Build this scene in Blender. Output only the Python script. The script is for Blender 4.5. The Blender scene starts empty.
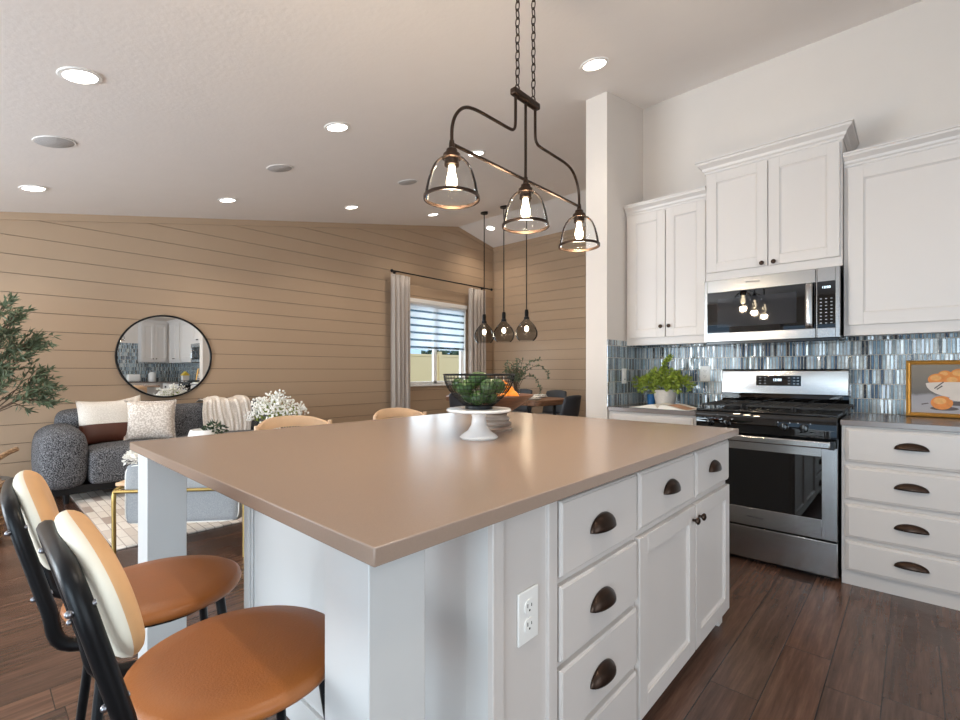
import bpy, bmesh, math, random
from mathutils import Vector, Matrix, noise
random.seed(7)
PI = math.pi
S = bpy.context.scene
COL = S.collection

# ---------------------------------------------------------------- camera
cam_d = bpy.data.cameras.new('camera')
cam = bpy.data.objects.new('camera', cam_d); COL.objects.link(cam)
cam.location = (0, 0, 1.185)
cam.rotation_euler = (PI/2, 0, math.atan2(434, 472) - PI/2)
cam_d.sensor_width = 36; cam_d.lens = 472/960*36
cam_d.shift_y = 11/960
cam_d.clip_start = 0.02
S.camera = cam
# ---------------------------------------------------------------- world, sun, daylight, exposure
W = bpy.data.worlds.new('sky'); S.world = W; W.use_nodes = True
wn = W.node_tree.nodes; wl = W.node_tree.links
wb = wn['Background']
wb.inputs['Color'].default_value = (0.55, 0.74, 1.0, 1); wb.inputs['Strength'].default_value = 1.15
S.view_settings.view_transform = 'Standard'; S.view_settings.look = 'None'
S.view_settings.exposure = 0.36; S.view_settings.gamma = 1; S.view_settings.use_curve_mapping = False

def area(name, loc, rot, sx, sy, power, color):
    l = bpy.data.lights.new(name, 'AREA'); l.shape = 'RECTANGLE'; l.size = sx; l.size_y = sy
    l.energy = power; l.color = color
    o = bpy.data.objects.new(name, l); COL.objects.link(o); o.location = loc; o.rotation_euler = rot
    return o
sun = bpy.data.lights.new('sun', 'SUN'); sun.energy = 2.2; sun.angle = 0.02; sun.color = (1, .95, .86)
so = bpy.data.objects.new('sun', sun); COL.objects.link(so); so.rotation_euler = (math.radians(38), 0, math.radians(-20))
# daylight at patio doors and dining window; rear and living lamps are added fill
area('daylight_patio', (-3.25, -.65, 1.05), (math.radians(100), 0, -PI/2), 2.0, 2.0, 88, (.90, .95, 1.0))
area('fill_rear', (0.1, -4.25, 1.25), (math.radians(108), 0, 0), 3.6, 2.3, 62, (1.0, .96, .92))  # added fill lamp for the kitchen-facing island side, tilted up at the ceiling
area('fill_living', (-3.25, 4.05, 1.15), (math.radians(122), 0, -PI/2), 2.9, 2.0, 235, (.95, .97, 1.0))  # added fill lamp, tilted up to brighten ceiling and shiplap wall
area('daylight_dining', (5.85, 6.75, 1.6), (PI/2, 0, PI), 1.4, 1.4, 26, (.92, .96, 1.0))

# ---------------------------------------------------------------- materials
def lin(c):
    return tuple(((v/255)/12.92 if v/255 <= .04045 else ((v/255+.055)/1.055)**2.4) for v in c) + (1,)
MATS = {}
def mat(name, rgb, rough=.5, metal=0, spec=.5, nscale=None, namt=.0, bump=0, bscale=80, coat=0, emit=None, estr=0, tr=0, sheen=0):
    if name in MATS: return MATS[name]
    m = bpy.data.materials.new(name); m.use_nodes = True; MATS[name] = m
    nt = m.node_tree; p = nt.nodes['Principled BSDF']
    c = lin(rgb)
    p.inputs['Base Color'].default_value = c
    p.inputs['Roughness'].default_value = rough; p.inputs['Metallic'].default_value = metal
    p.inputs['Specular IOR Level'].default_value = spec
    p.inputs['Coat Weight'].default_value = coat
    p.inputs['Sheen Weight'].default_value = sheen
    if emit: p.inputs['Emission Color'].default_value = emit + (1,); p.inputs['Emission Strength'].default_value = estr
    tc = nt.nodes.new('ShaderNodeTexCoord')
    n = nt.nodes.new('ShaderNodeTexNoise'); nt.links.new(tc.outputs['Object'], n.inputs['Vector'])
    n.inputs['Scale'].default_value = nscale or 6; n.inputs['Detail'].default_value = 4
    mx = nt.nodes.new('ShaderNodeMix'); mx.data_type = 'RGBA'
    k = namt if namt else .02
    mx.inputs[6].default_value = tuple(v*(1-k) for v in c[:3])+(1,)
    mx.inputs[7].default_value = tuple(min(1, v*(1+k)) for v in c[:3])+(1,)
    nt.links.new(n.outputs['Fac'], mx.inputs[0]); nt.links.new(mx.outputs[2], p.inputs['Base Color'])
    if bump:
        n2 = nt.nodes.new('ShaderNodeTexNoise'); n2.inputs['Scale'].default_value = bscale
        nt.links.new(tc.outputs['Object'], n2.inputs['Vector'])
        b = nt.nodes.new('ShaderNodeBump'); b.inputs['Strength'].default_value = bump; b.inputs['Distance'].default_value = .004
        nt.links.new(n2.outputs['Fac'], b.inputs['Height']); nt.links.new(b.outputs['Normal'], p.inputs['Normal'])
    return m

def N(nt, t, **kw):
    n = nt.nodes.new(t)
    for k, v in kw.items():
        setattr(n, k, v)
    return n
def M(nt, op, a, b=None, c=None):
    n = nt.nodes.new('ShaderNodeMath'); n.operation = op
    for i, v in enumerate((a, b, c)):
        if v is None: continue
        if isinstance(v, (int, float)): n.inputs[i].default_value = v
        else: nt.links.new(v, n.inputs[i])
    return n.outputs[0]
def ramp(nt, fac, stops, const=False):
    r = nt.nodes.new('ShaderNodeValToRGB')
    if const: r.color_ramp.interpolation = 'CONSTANT'
    e = r.color_ramp.elements
    while len(e) > 1: e.remove(e[0])
    e[0].position = stops[0][0]; e[0].color = lin(stops[0][1])
    for p, c in stops[1:]:
        q = e.new(p); q.color = lin(c)
    nt.links.new(fac, r.inputs[0]); return r.outputs[0]

def mat_floor():
    m = bpy.data.materials.new('dark_plank_floor'); m.use_nodes = True; nt = m.node_tree; p = nt.nodes['Principled BSDF']
    g = N(nt, 'ShaderNodeNewGeometry'); s = N(nt, 'ShaderNodeSeparateXYZ'); nt.links.new(g.outputs['Position'], s.inputs[0])
    w = .1635; L = 1.25
    ry = M(nt, 'DIVIDE', M(nt, 'ADD', s.outputs['Y'], -.085), w); row = M(nt, 'FLOOR', ry)
    wn1 = N(nt, 'ShaderNodeTexWhiteNoise', noise_dimensions='1D'); nt.links.new(row, wn1.inputs['W'])
    cx = M(nt, 'ADD', M(nt, 'DIVIDE', s.outputs['X'], L), M(nt, 'MULTIPLY', wn1.outputs['Value'], 7.3)); cell = M(nt, 'FLOOR', cx)
    cv = N(nt, 'ShaderNodeCombineXYZ'); nt.links.new(cell, cv.inputs[0]); nt.links.new(row, cv.inputs[1])
    wn2 = N(nt, 'ShaderNodeTexWhiteNoise', noise_dimensions='2D'); nt.links.new(cv.outputs[0], wn2.inputs['Vector'])
    base = ramp(nt, wn2.outputs['Value'], [(0, (88, 66, 57)), (.35, (110, 82, 69)), (.7, (130, 95, 77)), (1, (101, 80, 71))])
    # grain, stretched along X
    mp = N(nt, 'ShaderNodeMapping'); mp.inputs['Scale'].default_value = (3, 42, 1); nt.links.new(g.outputs['Position'], mp.inputs[0])
    av = N(nt, 'ShaderNodeVectorMath', operation='ADD'); nt.links.new(mp.outputs[0], av.inputs[0])
    sc = N(nt, 'ShaderNodeVectorMath', operation='SCALE'); sc.inputs['Scale'].default_value = 13; nt.links.new(wn2.outputs['Color'], sc.inputs[0]); nt.links.new(sc.outputs[0], av.inputs[1])
    gr = N(nt, 'ShaderNodeTexNoise'); gr.inputs['Scale'].default_value = 1.0; gr.inputs['Detail'].default_value = 6; gr.inputs['Roughness'].default_value = .65; nt.links.new(av.outputs[0], gr.inputs['Vector'])
    gm = ramp(nt, gr.outputs['Fac'], [(.25, (150, 145, 142)), (.5, (205, 202, 200)), (.75, (255, 255, 255))])
    mul = N(nt, 'ShaderNodeMix', data_type='RGBA', blend_type='MULTIPLY'); mul.inputs[0].default_value = 1
    nt.links.new(base, mul.inputs[6]); nt.links.new(gm, mul.inputs[7])
    # seams
    fy = M(nt, 'FRACT', ry); fx = M(nt, 'FRACT', cx)
    ey = M(nt, 'LESS_THAN', M(nt, 'MINIMUM', fy, M(nt, 'SUBTRACT', 1, fy)), .011)
    ex = M(nt, 'LESS_THAN', M(nt, 'MINIMUM', fx, M(nt, 'SUBTRACT', 1, fx)), .0012)
    seam = M(nt, 'MAXIMUM', ey, ex)
    m2 = N(nt, 'ShaderNodeMix', data_type='RGBA'); nt.links.new(seam, m2.inputs[0]); nt.links.new(mul.outputs[2], m2.inputs[6]); m2.inputs[7].default_value = lin((38, 28, 26))
    nt.links.new(m2.outputs[2], p.inputs['Base Color'])
    # hand-scraped ripples
    mp2 = N(nt, 'ShaderNodeMapping'); mp2.inputs['Scale'].default_value = (16, 9, 1); nt.links.new(g.outputs['Position'], mp2.inputs[0])
    rn = N(nt, 'ShaderNodeTexNoise'); rn.inputs['Scale'].default_value = 1; rn.inputs['Detail'].default_value = 2; nt.links.new(mp2.outputs[0], rn.inputs['Vector'])
    h = M(nt, 'SUBTRACT', M(nt, 'ADD', rn.outputs['Fac'], M(nt, 'MULTIPLY', gr.outputs['Fac'], .25)), M(nt, 'MULTIPLY', seam, .6))
    b = N(nt, 'ShaderNodeBump'); b.inputs['Strength'].default_value = .35; b.inputs['Distance'].default_value = .004
    nt.links.new(h, b.inputs['Height']); nt.links.new(b.outputs[0], p.inputs['Normal'])
    p.inputs['Roughness'].default_value = .27; p.inputs['Specular IOR Level'].default_value = .6
    return m

def mat_tile():
    m = bpy.data.materials.new('glazed_stacked_tile'); m.use_nodes = True; nt = m.node_tree; p = nt.nodes['Principled BSDF']
    g = N(nt, 'ShaderNodeNewGeometry'); s = N(nt, 'ShaderNodeSeparateXYZ'); nt.links.new(g.outputs['Position'], s.inputs[0])
    w = .0188; h = .0935
    u = M(nt, 'ADD', s.outputs['X'], s.outputs['Y'])
    rv = M(nt, 'DIVIDE', M(nt, 'SUBTRACT', s.outputs['Z'], .914), h); row = M(nt, 'FLOOR', rv)
    off = M(nt, 'MULTIPLY', M(nt, 'FLOORED_MODULO', row, 2), .5)
    cx = M(nt, 'ADD', M(nt, 'DIVIDE', u, w), off); cell = M(nt, 'FLOOR', cx)
    cv = N(nt, 'ShaderNodeCombineXYZ'); nt.links.new(cell, cv.inputs[0]); nt.links.new(row, cv.inputs[1])
    wn_ = N(nt, 'ShaderNodeTexWhiteNoise', noise_dimensions='2D'); nt.links.new(cv.outputs[0], wn_.inputs['Vector'])
    c = ramp(nt, wn_.outputs['Value'], [(0, (44, 54, 62)), (.13, (84, 112, 134)), (.25, (146, 174, 190)), (.42, (200, 214, 220)), (.58, (64, 88, 112)), (.68, (170, 194, 206)), (.82, (118, 132, 136)), (.9, (216, 222, 220))], True)
    # mottled glaze within a tile
    gn = N(nt, 'ShaderNodeTexNoise'); gn.inputs['Scale'].default_value = 45; nt.links.new(g.outputs['Position'], gn.inputs['Vector'])
    mul = N(nt, 'ShaderNodeMix', data_type='RGBA', blend_type='MULTIPLY'); mul.inputs[0].default_value = .7
    nt.links.new(c, mul.inputs[6]); nt.links.new(ramp(nt, gn.outputs['Fac'], [(.3, (190, 190, 195)), (.7, (255, 255, 255))]), mul.inputs[7])
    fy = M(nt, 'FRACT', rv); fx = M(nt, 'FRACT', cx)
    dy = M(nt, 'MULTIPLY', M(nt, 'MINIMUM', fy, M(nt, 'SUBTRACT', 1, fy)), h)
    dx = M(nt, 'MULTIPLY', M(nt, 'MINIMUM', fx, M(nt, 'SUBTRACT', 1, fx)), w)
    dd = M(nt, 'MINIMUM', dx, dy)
    gro = M(nt, 'LESS_THAN', dd, .0015); edge_shade = M(nt, 'LESS_THAN', dd, .0034)  # shade beside the grout painted into the tile colour as a darker band
    mp_ = N(nt, 'ShaderNodeMix', data_type='RGBA', blend_type='MULTIPLY'); nt.links.new(edge_shade, mp_.inputs[0]); nt.links.new(mul.outputs[2], mp_.inputs[6]); mp_.inputs[7].default_value = lin((110, 116, 124))
    m2 = N(nt, 'ShaderNodeMix', data_type='RGBA'); nt.links.new(gro, m2.inputs[0]); nt.links.new(mp_.outputs[2], m2.inputs[6]); m2.inputs[7].default_value = lin((206, 200, 188))
    nt.links.new(m2.outputs[2], p.inputs['Base Color'])
    sub = N(nt, 'ShaderNodeVectorMath', operation='SUBTRACT'); sub.inputs[1].default_value = (.5, .5, .5); nt.links.new(wn_.outputs['Color'], sub.inputs[0])
    sc = N(nt, 'ShaderNodeVectorMath', operation='SCALE'); sc.inputs['Scale'].default_value = .22; nt.links.new(sub.outputs[0], sc.inputs[0])
    ad = N(nt, 'ShaderNodeVectorMath', operation='ADD'); nt.links.new(sc.outputs[0], ad.inputs[0]); nt.links.new(g.outputs['Normal'], ad.inputs[1])
    nm = N(nt, 'ShaderNodeVectorMath', operation='NORMALIZE'); nt.links.new(ad.outputs[0], nm.inputs[0])
    b = N(nt, 'ShaderNodeBump'); b.inputs['Strength'].default_value = .6; b.inputs['Distance'].default_value = .003
    nt.links.new(M(nt, 'MINIMUM', M(nt, 'DIVIDE', dd, .004), 1), b.inputs['Height']); nt.links.new(nm.outputs[0], b.inputs['Normal'])
    nt.links.new(b.outputs[0], p.inputs['Normal'])
    rr = M(nt, 'ADD', .08, M(nt, 'MULTIPLY', gro, .6)); nt.links.new(rr, p.inputs['Roughness'])
    p.inputs['Specular IOR Level'].default_value = .9; p.inputs['Coat Weight'].default_value = .4; p.inputs['Coat Roughness'].default_value = .04
    return m

def mat_brushed(name, rgb, rough=.28, aniso_z=False):
    m = bpy.data.materials.new(name); m.use_nodes = True; nt = m.node_tree; p = nt.nodes['Principled BSDF']
    p.inputs['Base Color'].default_value = lin(rgb); p.inputs['Metallic'].default_value = 1; p.inputs['Roughness'].default_value = rough
    tc = N(nt, 'ShaderNodeTexCoord'); mp = N(nt, 'ShaderNodeMapping'); mp.inputs['Scale'].default_value = (2, 2, 400)
    nt.links.new(tc.outputs['Object'], mp.inputs[0])
    n = N(nt, 'ShaderNodeTexNoise'); n.inputs['Scale'].default_value = 1; nt.links.new(mp.outputs[0], n.inputs['Vector'])
    b = N(nt, 'ShaderNodeBump'); b.inputs['Strength'].default_value = .06; b.inputs['Distance'].default_value = .001
    nt.links.new(n.outputs['Fac'], b.inputs['Height']); nt.links.new(b.outputs[0], p.inputs['Normal'])
    return m

def mat_glass(name, tint, gloss=.12):
    m = bpy.data.materials.new(name); m.use_nodes = True; nt = m.node_tree
    for n in list(nt.nodes):
        if n.type == 'BSDF_PRINCIPLED': nt.nodes.remove(n)
    out = [n for n in nt.nodes if n.type == 'OUTPUT_MATERIAL'][0]
    t = N(nt, 'ShaderNodeBsdfTransparent'); t.inputs[0].default_value = lin(tint)
    g = N(nt, 'ShaderNodeBsdfGlossy'); g.inputs['Roughness'].default_value = .02; g.inputs['Color'].default_value = (1, 1, 1, 1)
    lw = N(nt, 'ShaderNodeLayerWeight'); lw.inputs['Blend'].default_value = gloss
    mx = N(nt, 'ShaderNodeMixShader'); nt.links.new(lw.outputs['Fresnel'], mx.inputs[0])
    nt.links.new(t.outputs[0], mx.inputs[1]); nt.links.new(g.outputs[0], mx.inputs[2]); nt.links.new(mx.outputs[0], out.inputs[0])
    return m

def mat_fabric(name, c1, c2, scale=300, rough=.95, thr=(.42, .6), bump=.6):
    m = bpy.data.materials.new(name); m.use_nodes = True; nt = m.node_tree; p = nt.nodes['Principled BSDF']
    tc = N(nt, 'ShaderNodeTexCoord'); n = N(nt, 'ShaderNodeTexNoise'); n.inputs['Scale'].default_value = scale; n.inputs['Detail'].default_value = 2
    nt.links.new(tc.outputs['Object'], n.inputs['Vector'])
    nt.links.new(ramp(nt, n.outputs['Fac'], [(thr[0], c1), (thr[1], c2)]), p.inputs['Base Color'])
    p.inputs['Roughness'].default_value = rough; p.inputs['Specular IOR Level'].default_value = .2
    b = N(nt, 'ShaderNodeBump'); b.inputs['Strength'].default_value = bump; b.inputs['Distance'].default_value = .004
    nt.links.new(n.outputs['Fac'], b.inputs['Height']); nt.links.new(b.outputs[0], p.inputs['Normal'])
    return m

def mat_wood(name, c1, c2, scale=(2, 30, 30), rough=.5):
    m = bpy.data.materials.new(name); m.use_nodes = True; nt = m.node_tree; p = nt.nodes['Principled BSDF']
    tc = N(nt, 'ShaderNodeTexCoord'); mp = N(nt, 'ShaderNodeMapping'); mp.inputs['Scale'].default_value = scale
    nt.links.new(tc.outputs['Object'], mp.inputs[0]); n = N(nt, 'ShaderNodeTexNoise'); n.inputs['Scale'].default_value = 1; n.inputs['Detail'].default_value = 5
    nt.links.new(mp.outputs[0], n.inputs['Vector']); nt.links.new(ramp(nt, n.outputs['Fac'], [(.3, c1), (.7, c2)]), p.inputs['Base Color'])
    p.inputs['Roughness'].default_value = rough
    return m

def mat_rug():
    m = bpy.data.materials.new('block_pattern_rug'); m.use_nodes = True; nt = m.node_tree; p = nt.nodes['Principled BSDF']
    g = N(nt, 'ShaderNodeNewGeometry'); s = N(nt, 'ShaderNodeSeparateXYZ'); nt.links.new(g.outputs['Position'], s.inputs[0])
    rv = M(nt, 'DIVIDE', s.outputs['X'], .06); row = M(nt, 'FLOOR', rv)
    w1 = N(nt, 'ShaderNodeTexWhiteNoise', noise_dimensions='1D'); nt.links.new(row, w1.inputs['W'])
    cx = M(nt, 'ADD', M(nt, 'DIVIDE', s.outputs['Y'], .22), M(nt, 'MULTIPLY', w1.outputs['Value'], 3)); cell = M(nt, 'FLOOR', cx)
    cv = N(nt, 'ShaderNodeCombineXYZ'); nt.links.new(cell, cv.inputs[0]); nt.links.new(row, cv.inputs[1])
    w2 = N(nt, 'ShaderNodeTexWhiteNoise', noise_dimensions='2D'); nt.links.new(cv.outputs[0], w2.inputs['Vector'])
    c = ramp(nt, w2.outputs['Value'], [(0, (226, 219, 210)), (.45, (205, 194, 184)), (.65, (176, 160, 150)), (.8, (232, 226, 218))], True)
    fx = M(nt, 'FRACT', cx); fy = M(nt, 'FRACT', rv)
    e = M(nt, 'MAXIMUM', M(nt, 'LESS_THAN', fx, .04), M(nt, 'LESS_THAN', fy, .1))
    m2 = N(nt, 'ShaderNodeMix', data_type='RGBA'); nt.links.new(e, m2.inputs[0]); nt.links.new(c, m2.inputs[6]); m2.inputs[7].default_value = lin((176, 164, 156))
    nt.links.new(m2.outputs[2], p.inputs['Base Color']); p.inputs['Roughness'].default_value = 1
    n = N(nt, 'ShaderNodeTexNoise'); n.inputs['Scale'].default_value = 150; nt.links.new(g.outputs['Position'], n.inputs['Vector'])
    b = N(nt, 'ShaderNodeBump'); b.inputs['Strength'].default_value = .5; b.inputs['Distance'].default_value = .004; nt.links.new(n.outputs['Fac'], b.inputs['Height']); nt.links.new(b.outputs[0], p.inputs['Normal'])
    return m

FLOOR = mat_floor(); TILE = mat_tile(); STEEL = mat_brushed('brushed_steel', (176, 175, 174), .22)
SHIP = mat('taupe_shiplap', (174, 149, 124), .42, namt=.03, nscale=1.5)
SHIPGAP = mat('shiplap_groove', (60, 50, 42), .8)
CEIL = mat('white_ceiling', (238, 233, 230), .9, bump=.25, bscale=35)
WALLW = mat('white_wall', (216, 207, 199), .85, bump=.1, bscale=60)
CAB = mat('white_cabinet_paint', (210, 203, 198), .38, namt=.01)
BEAD = mat('white_island_paint', (208, 208, 207), .42, namt=.01)
TRIMW = mat('white_trim', (235, 233, 230), .45)
QUARTZ = mat('brown_quartz', (158, 137, 122), .24, nscale=300, namt=.07, spec=.6)
QUARTZG = mat('grey_brown_quartz', (118, 106, 100), .2, nscale=300, namt=.07, spec=.6)
BRONZE = mat('oil_rubbed_bronze', (62, 48, 40), .34, metal=.85, nscale=20, namt=.25)
BLACKM = mat('black_metal', (22, 23, 26), .38, metal=.5)
BLACKG = mat('black_gloss', (8, 8, 9), .02, spec=.7)
BLACKE = mat('black_enamel', (12, 12, 13), .18, spec=.6)
IRON = mat('cast_iron', (24, 23, 23), .55)
BRASS = mat('brushed_brass', (176, 150, 92), .35, metal=.9)
LEATHER = mat('caramel_leather', (164, 98, 46), .42, nscale=5, namt=.22, bump=.15, bscale=250)
LEATHB = mat('brown_leather', (88, 48, 34), .4, nscale=8, namt=.2, bump=.2, bscale=200)
CREAM = mat('cream_vinyl', (238, 228, 208), .6, nscale=9, namt=.1, bump=.15, bscale=30)
TANP = mat('tan_suede_rim', (220, 172, 122), .6, nscale=9, namt=.15)
BOUCLE = mat_fabric('charcoal_boucle', (40, 41, 45), (146, 146, 150), 150, thr=(.42, .66), bump=.9)
WHITEF = mat_fabric('ivory_linen', (214, 205, 194), (236, 229, 220), 220, bump=.4)
TEXF = mat_fabric('ivory_nubby', (198, 186, 176), (238, 230, 222), 70, bump=.9)
THROW = mat_fabric('cream_knit', (214, 202, 190), (238, 228, 218), 120, bump=.5)
GREYF = mat_fabric('light_grey_fabric', (146, 149, 152), (164, 167, 170), 260, bump=.3)
CURT = mat_fabric('greige_linen', (176, 166, 158), (196, 186, 178), 200, bump=.3)
CANE = mat('light_oak', (222, 186, 150), .5, nscale=14, namt=.12)
WOODT = mat_wood('walnut_slab', (96, 66, 46), (150, 108, 78))
WOODB = mat_wood('acacia_wood', (84, 54, 38), (130, 88, 62), (12, 12, 60), .4)
WASH = mat_wood('whitewashed_wood', (134, 104, 84), (214, 202, 190), (10, 10, 90), .6)
WICK = mat_wood('wicker', (100, 74, 52), (176, 140, 104), (60, 60, 60), .8)
RUG = mat_rug()
CERAM = mat('white_ceramic', (236, 234, 232), .18)
SPECK = mat('speckled_white_pot', (214, 206, 198), .5, nscale=60, namt=.12)
BLUEG = mat('blue_glaze', (52, 112, 170), .12)
SOIL = mat('potting_soil', (50, 38, 30), .95)
LEAFO = mat('olive_leaf', (92, 104, 78), .5, nscale=9, namt=.4)
LEAFD = mat('dark_leaf', (44, 66, 40), .5, nscale=9, namt=.4)
LEAFY = mat('lime_leaf', (132, 148, 50), .5, nscale=40, namt=.75)
BARK = mat('bark', (92, 74, 58), .8, nscale=20, namt=.3)
PETAL = mat('white_petal', (240, 238, 232), .6)
AVO = mat('avocado_skin', (50, 80, 34), .3, nscale=30, namt=.55, bump=.5, bscale=120)
ORANGE = mat('orange_peel', (238, 140, 22), .45, bump=.3, bscale=200)
GLASSC = mat_glass('clear_glass', (250, 251, 251), .1)
GLASSS = mat_glass('smoked_glass', (205, 204, 202), .12)
GLASSW = mat_glass('window_glass', (240, 246, 248), .12)
PAGE = mat('paper_page', (232, 226, 216), .8)
PLAST = mat('white_plastic', (238, 236, 232), .35)
SLOT = mat('dark_slot', (30, 28, 28), .6)
CHAIRD = mat('dark_grey_shell', (52, 54, 60), .6)
BLIND = mat('white_blind', (238, 240, 243), .7)
_nt = BLIND.node_tree; _p = _nt.nodes['Principled BSDF']; _t = _nt.nodes.new('ShaderNodeBsdfTranslucent'); _t.inputs[0].default_value = lin((236, 242, 248)); _m = _nt.nodes.new('ShaderNodeMixShader'); _m.inputs[0].default_value = .5
_o = [n for n in _nt.nodes if n.type == 'OUTPUT_MATERIAL'][0]; _nt.links.new(_p.outputs[0], _m.inputs[1]); _nt.links.new(_t.outputs[0], _m.inputs[2]); _nt.links.new(_m.outputs[0], _o.inputs[0])
SHEER = mat_glass('sheer_band', (176, 182, 184), .05)
FENCE = mat('tan_vinyl_fence', (224, 194, 148), .6)
GRASS = mat('dry_lawn', (120, 120, 76), .95, nscale=20, namt=.3)
SPEAK = mat('speaker_grille', (188, 186, 186), .8, bump=.5, bscale=500)
MIRR = mat('mirror_silver', (244, 246, 246), .005, metal=1, namt=.001)
GOLD = mat('gilded_frame', (222, 172, 92), .38, metal=.7, nscale=30, namt=.25)
BULB = mat('lit_filament_bulb', (255, 240, 210), .3, emit=(1, .82, .55), estr=14)
BULBD = mat('lit_dining_bulb', (255, 240, 210), .3, emit=(1, .85, .62), estr=12)
LED = mat('lit_ceiling_lens', (255, 250, 240), .5, emit=(1, .95, .87), estr=9)
DISP = mat('lit_display', (200, 230, 255), .4, emit=(.75, .9, 1), estr=2.0)
KEYS = mat('keypad_print', (170, 175, 180), .5)

# ---------------------------------------------------------------- mesh helpers
class B:
    def __init__(s): s.bm = bmesh.new(); s.mi = 0
    def face(s, vs):
        try:
            f = s.bm.faces.new(vs); f.material_index = s.mi; return f
        except ValueError: return None
    def box(s, x0, x1, y0, y1, z0, z1):
        v = [s.bm.verts.new(p) for p in ((x0,y0,z0),(x1,y0,z0),(x1,y1,z0),(x0,y1,z0),(x0,y0,z1),(x1,y0,z1),(x1,y1,z1),(x0,y1,z1))]
        for q in ((0,3,2,1),(4,5,6,7),(0,1,5,4),(1,2,6,5),(2,3,7,6),(3,0,4,7)): s.face([v[i] for i in q])
        return s
    def prism(s, poly, y0, y1, ax='y'):
        def P(a, b, c): return {'y': (a, c, b), 'x': (c, a, b), 'z': (a, b, c)}[ax]
        a = [s.bm.verts.new(P(p[0], p[1], y0)) for p in poly]; b = [s.bm.verts.new(P(p[0], p[1], y1)) for p in poly]
        n = len(poly); s.face(a); s.face(list(reversed(b)))
        for i in range(n): s.face([a[i], b[i], b[(i+1) % n], a[(i+1) % n]])
        return s
    def rings(s, rings, closed=True, cap=True):
        R = [[s.bm.verts.new(p) for p in r] for r in rings]
        n = len(R[0])
        for a, b in zip(R, R[1:]):
            for i in range(n if closed else n-1): s.face([a[i], a[(i+1) % n], b[(i+1) % n], b[i]])
        if cap and closed: s.face(list(reversed(R[0]))); s.face(R[-1])
        return R
    def tube(s, pts, r, seg=8, closed=False, flat=1.0):
        pts = [Vector(p) for p in pts]; n = len(pts); rings = []
        rr = r if isinstance(r, (list, tuple)) else [r]*n
        up = None
        for i, p in enumerate(pts):
            if closed: d = (pts[(i+1) % n]-pts[i-1]).normalized()
            else: d = (pts[min(i+1, n-1)]-pts[max(i-1, 0)]).normalized()
            if up is None:
                up = Vector((0, 0, 1)) if abs(d.z) < .9 else Vector((1, 0, 0))
            a = d.cross(up); 
            if a.length < 1e-4: a = d.cross(Vector((0.3, 1, 0.2)))
            a.normalize(); b = a.cross(d).normalized(); up = b
            rings.append([p+(a*math.cos(t)+b*math.sin(t)*flat)*rr[i] for t in [2*PI*k/seg for k in range(seg)]])
        if closed: rings.append(rings[0]); R = s.rings(rings[:-1], cap=False); n2 = len(R[0]); [s.face([R[-1][i], R[-1][(i+1) % n2], R[0][(i+1) % n2], R[0][i]]) for i in range(n2)]
        else: s.rings(rings)
        return s
    def cyl(s, p0, p1, r, r2=None, seg=16): return s.tube([p0, p1], [r, r if r2 is None else r2], seg)
    def lathe(s, prof, c=(0, 0, 0), seg=24, cap=False, ry=1):
        rings = [[(c[0]+r*math.cos(t), c[1]+ry*r*math.sin(t), c[2]+z) for t in [2*PI*k/seg for k in range(seg)]] for r, z in prof]
        s.rings(rings, cap=cap); return s
    def ball(s, c, r, seg=14, rg=9, sz=1, sx=1, sy=1):
        n = rg; prof = [(r*math.sin(PI*k/n), -r*sz*math.cos(PI*k/n)) for k in range(n+1)]
        prof[0] = (1e-4, prof[0][1]); prof[-1] = (1e-4, prof[-1][1])
        rings = [[(c[0]+sx*q*math.cos(t), c[1]+sy*q*math.sin(t), c[2]+z) for t in [2*PI*k/seg for k in range(seg)]] for q, z in prof]
        s.rings(rings, cap=True); return s
    def leaf(s, p, d, L, w, up=None):
        d = Vector(d).normalized(); p = Vector(p)
        a = d.cross(Vector((random.uniform(-1, 1), random.uniform(-1, 1), random.uniform(.2, 1)))); a.normalize(); nn = a.cross(d)
        pts = [p, p+d*L*.45+a*w/2-nn*w*.12, p+d*L, p+d*L*.45-a*w/2-nn*w*.12]
        v = [s.bm.verts.new(q) for q in pts]; m_ = s.bm.verts.new(p+d*L*.5+nn*w*.1)
        s.face([v[0], v[1], m_]); s.face([v[1], v[2], m_]); s.face([v[2], v[3], m_]); s.face([v[3], v[0], m_])
        return s
    def build(s, name, m, parent=None, smooth=True, bevel=0, seg=2, sub=0, solid=0, kind=None, label=None, sharp=.75, at=None):
        bm = s.bm
        bmesh.ops.recalc_face_normals(bm, faces=bm.faces)
        if smooth:
            for f in bm.faces: f.smooth = True
            for e in bm.edges:
                if len(e.link_faces) == 2 and e.calc_face_angle(0) > sharp: e.smooth = False
        me = bpy.data.meshes.new(name); bm.to_mesh(me); bm.free()
        for q in (m if isinstance(m, (list, tuple)) else [m]): me.materials.append(q)
        o = bpy.data.objects.new(name, me); COL.objects.link(o)
        if parent: o.parent = parent
        if at: o.location = at
        if solid:
            md = o.modifiers.new('solid', 'SOLIDIFY'); md.thickness = solid; md.offset = 0
        if bevel:
            md = o.modifiers.new('bevel', 'BEVEL'); md.width = bevel; md.segments = seg; md.limit_method = 'ANGLE'; md.angle_limit = .6
            md.harden_normals = False
        if sub:
            md = o.modifiers.new('sub', 'SUBSURF'); md.levels = sub; md.render_levels = sub
        if kind: o['kind'] = kind
        if label: o['label'] = label
        return o
def tag(o, label, cat, group=None, kind=None):
    o['label'] = label; o['category'] = cat
    if group: o['group'] = group
    if kind: o['kind'] = kind
    return o
def thing(name, label, cat, loc=(0, 0, 0), rz=0, group=None):
    o = bpy.data.objects.new(name, None); COL.objects.link(o); o.location = loc; o.rotation_euler = (0, 0, rz); o.empty_display_size = .1
    return tag(o, label, cat, group)
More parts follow.
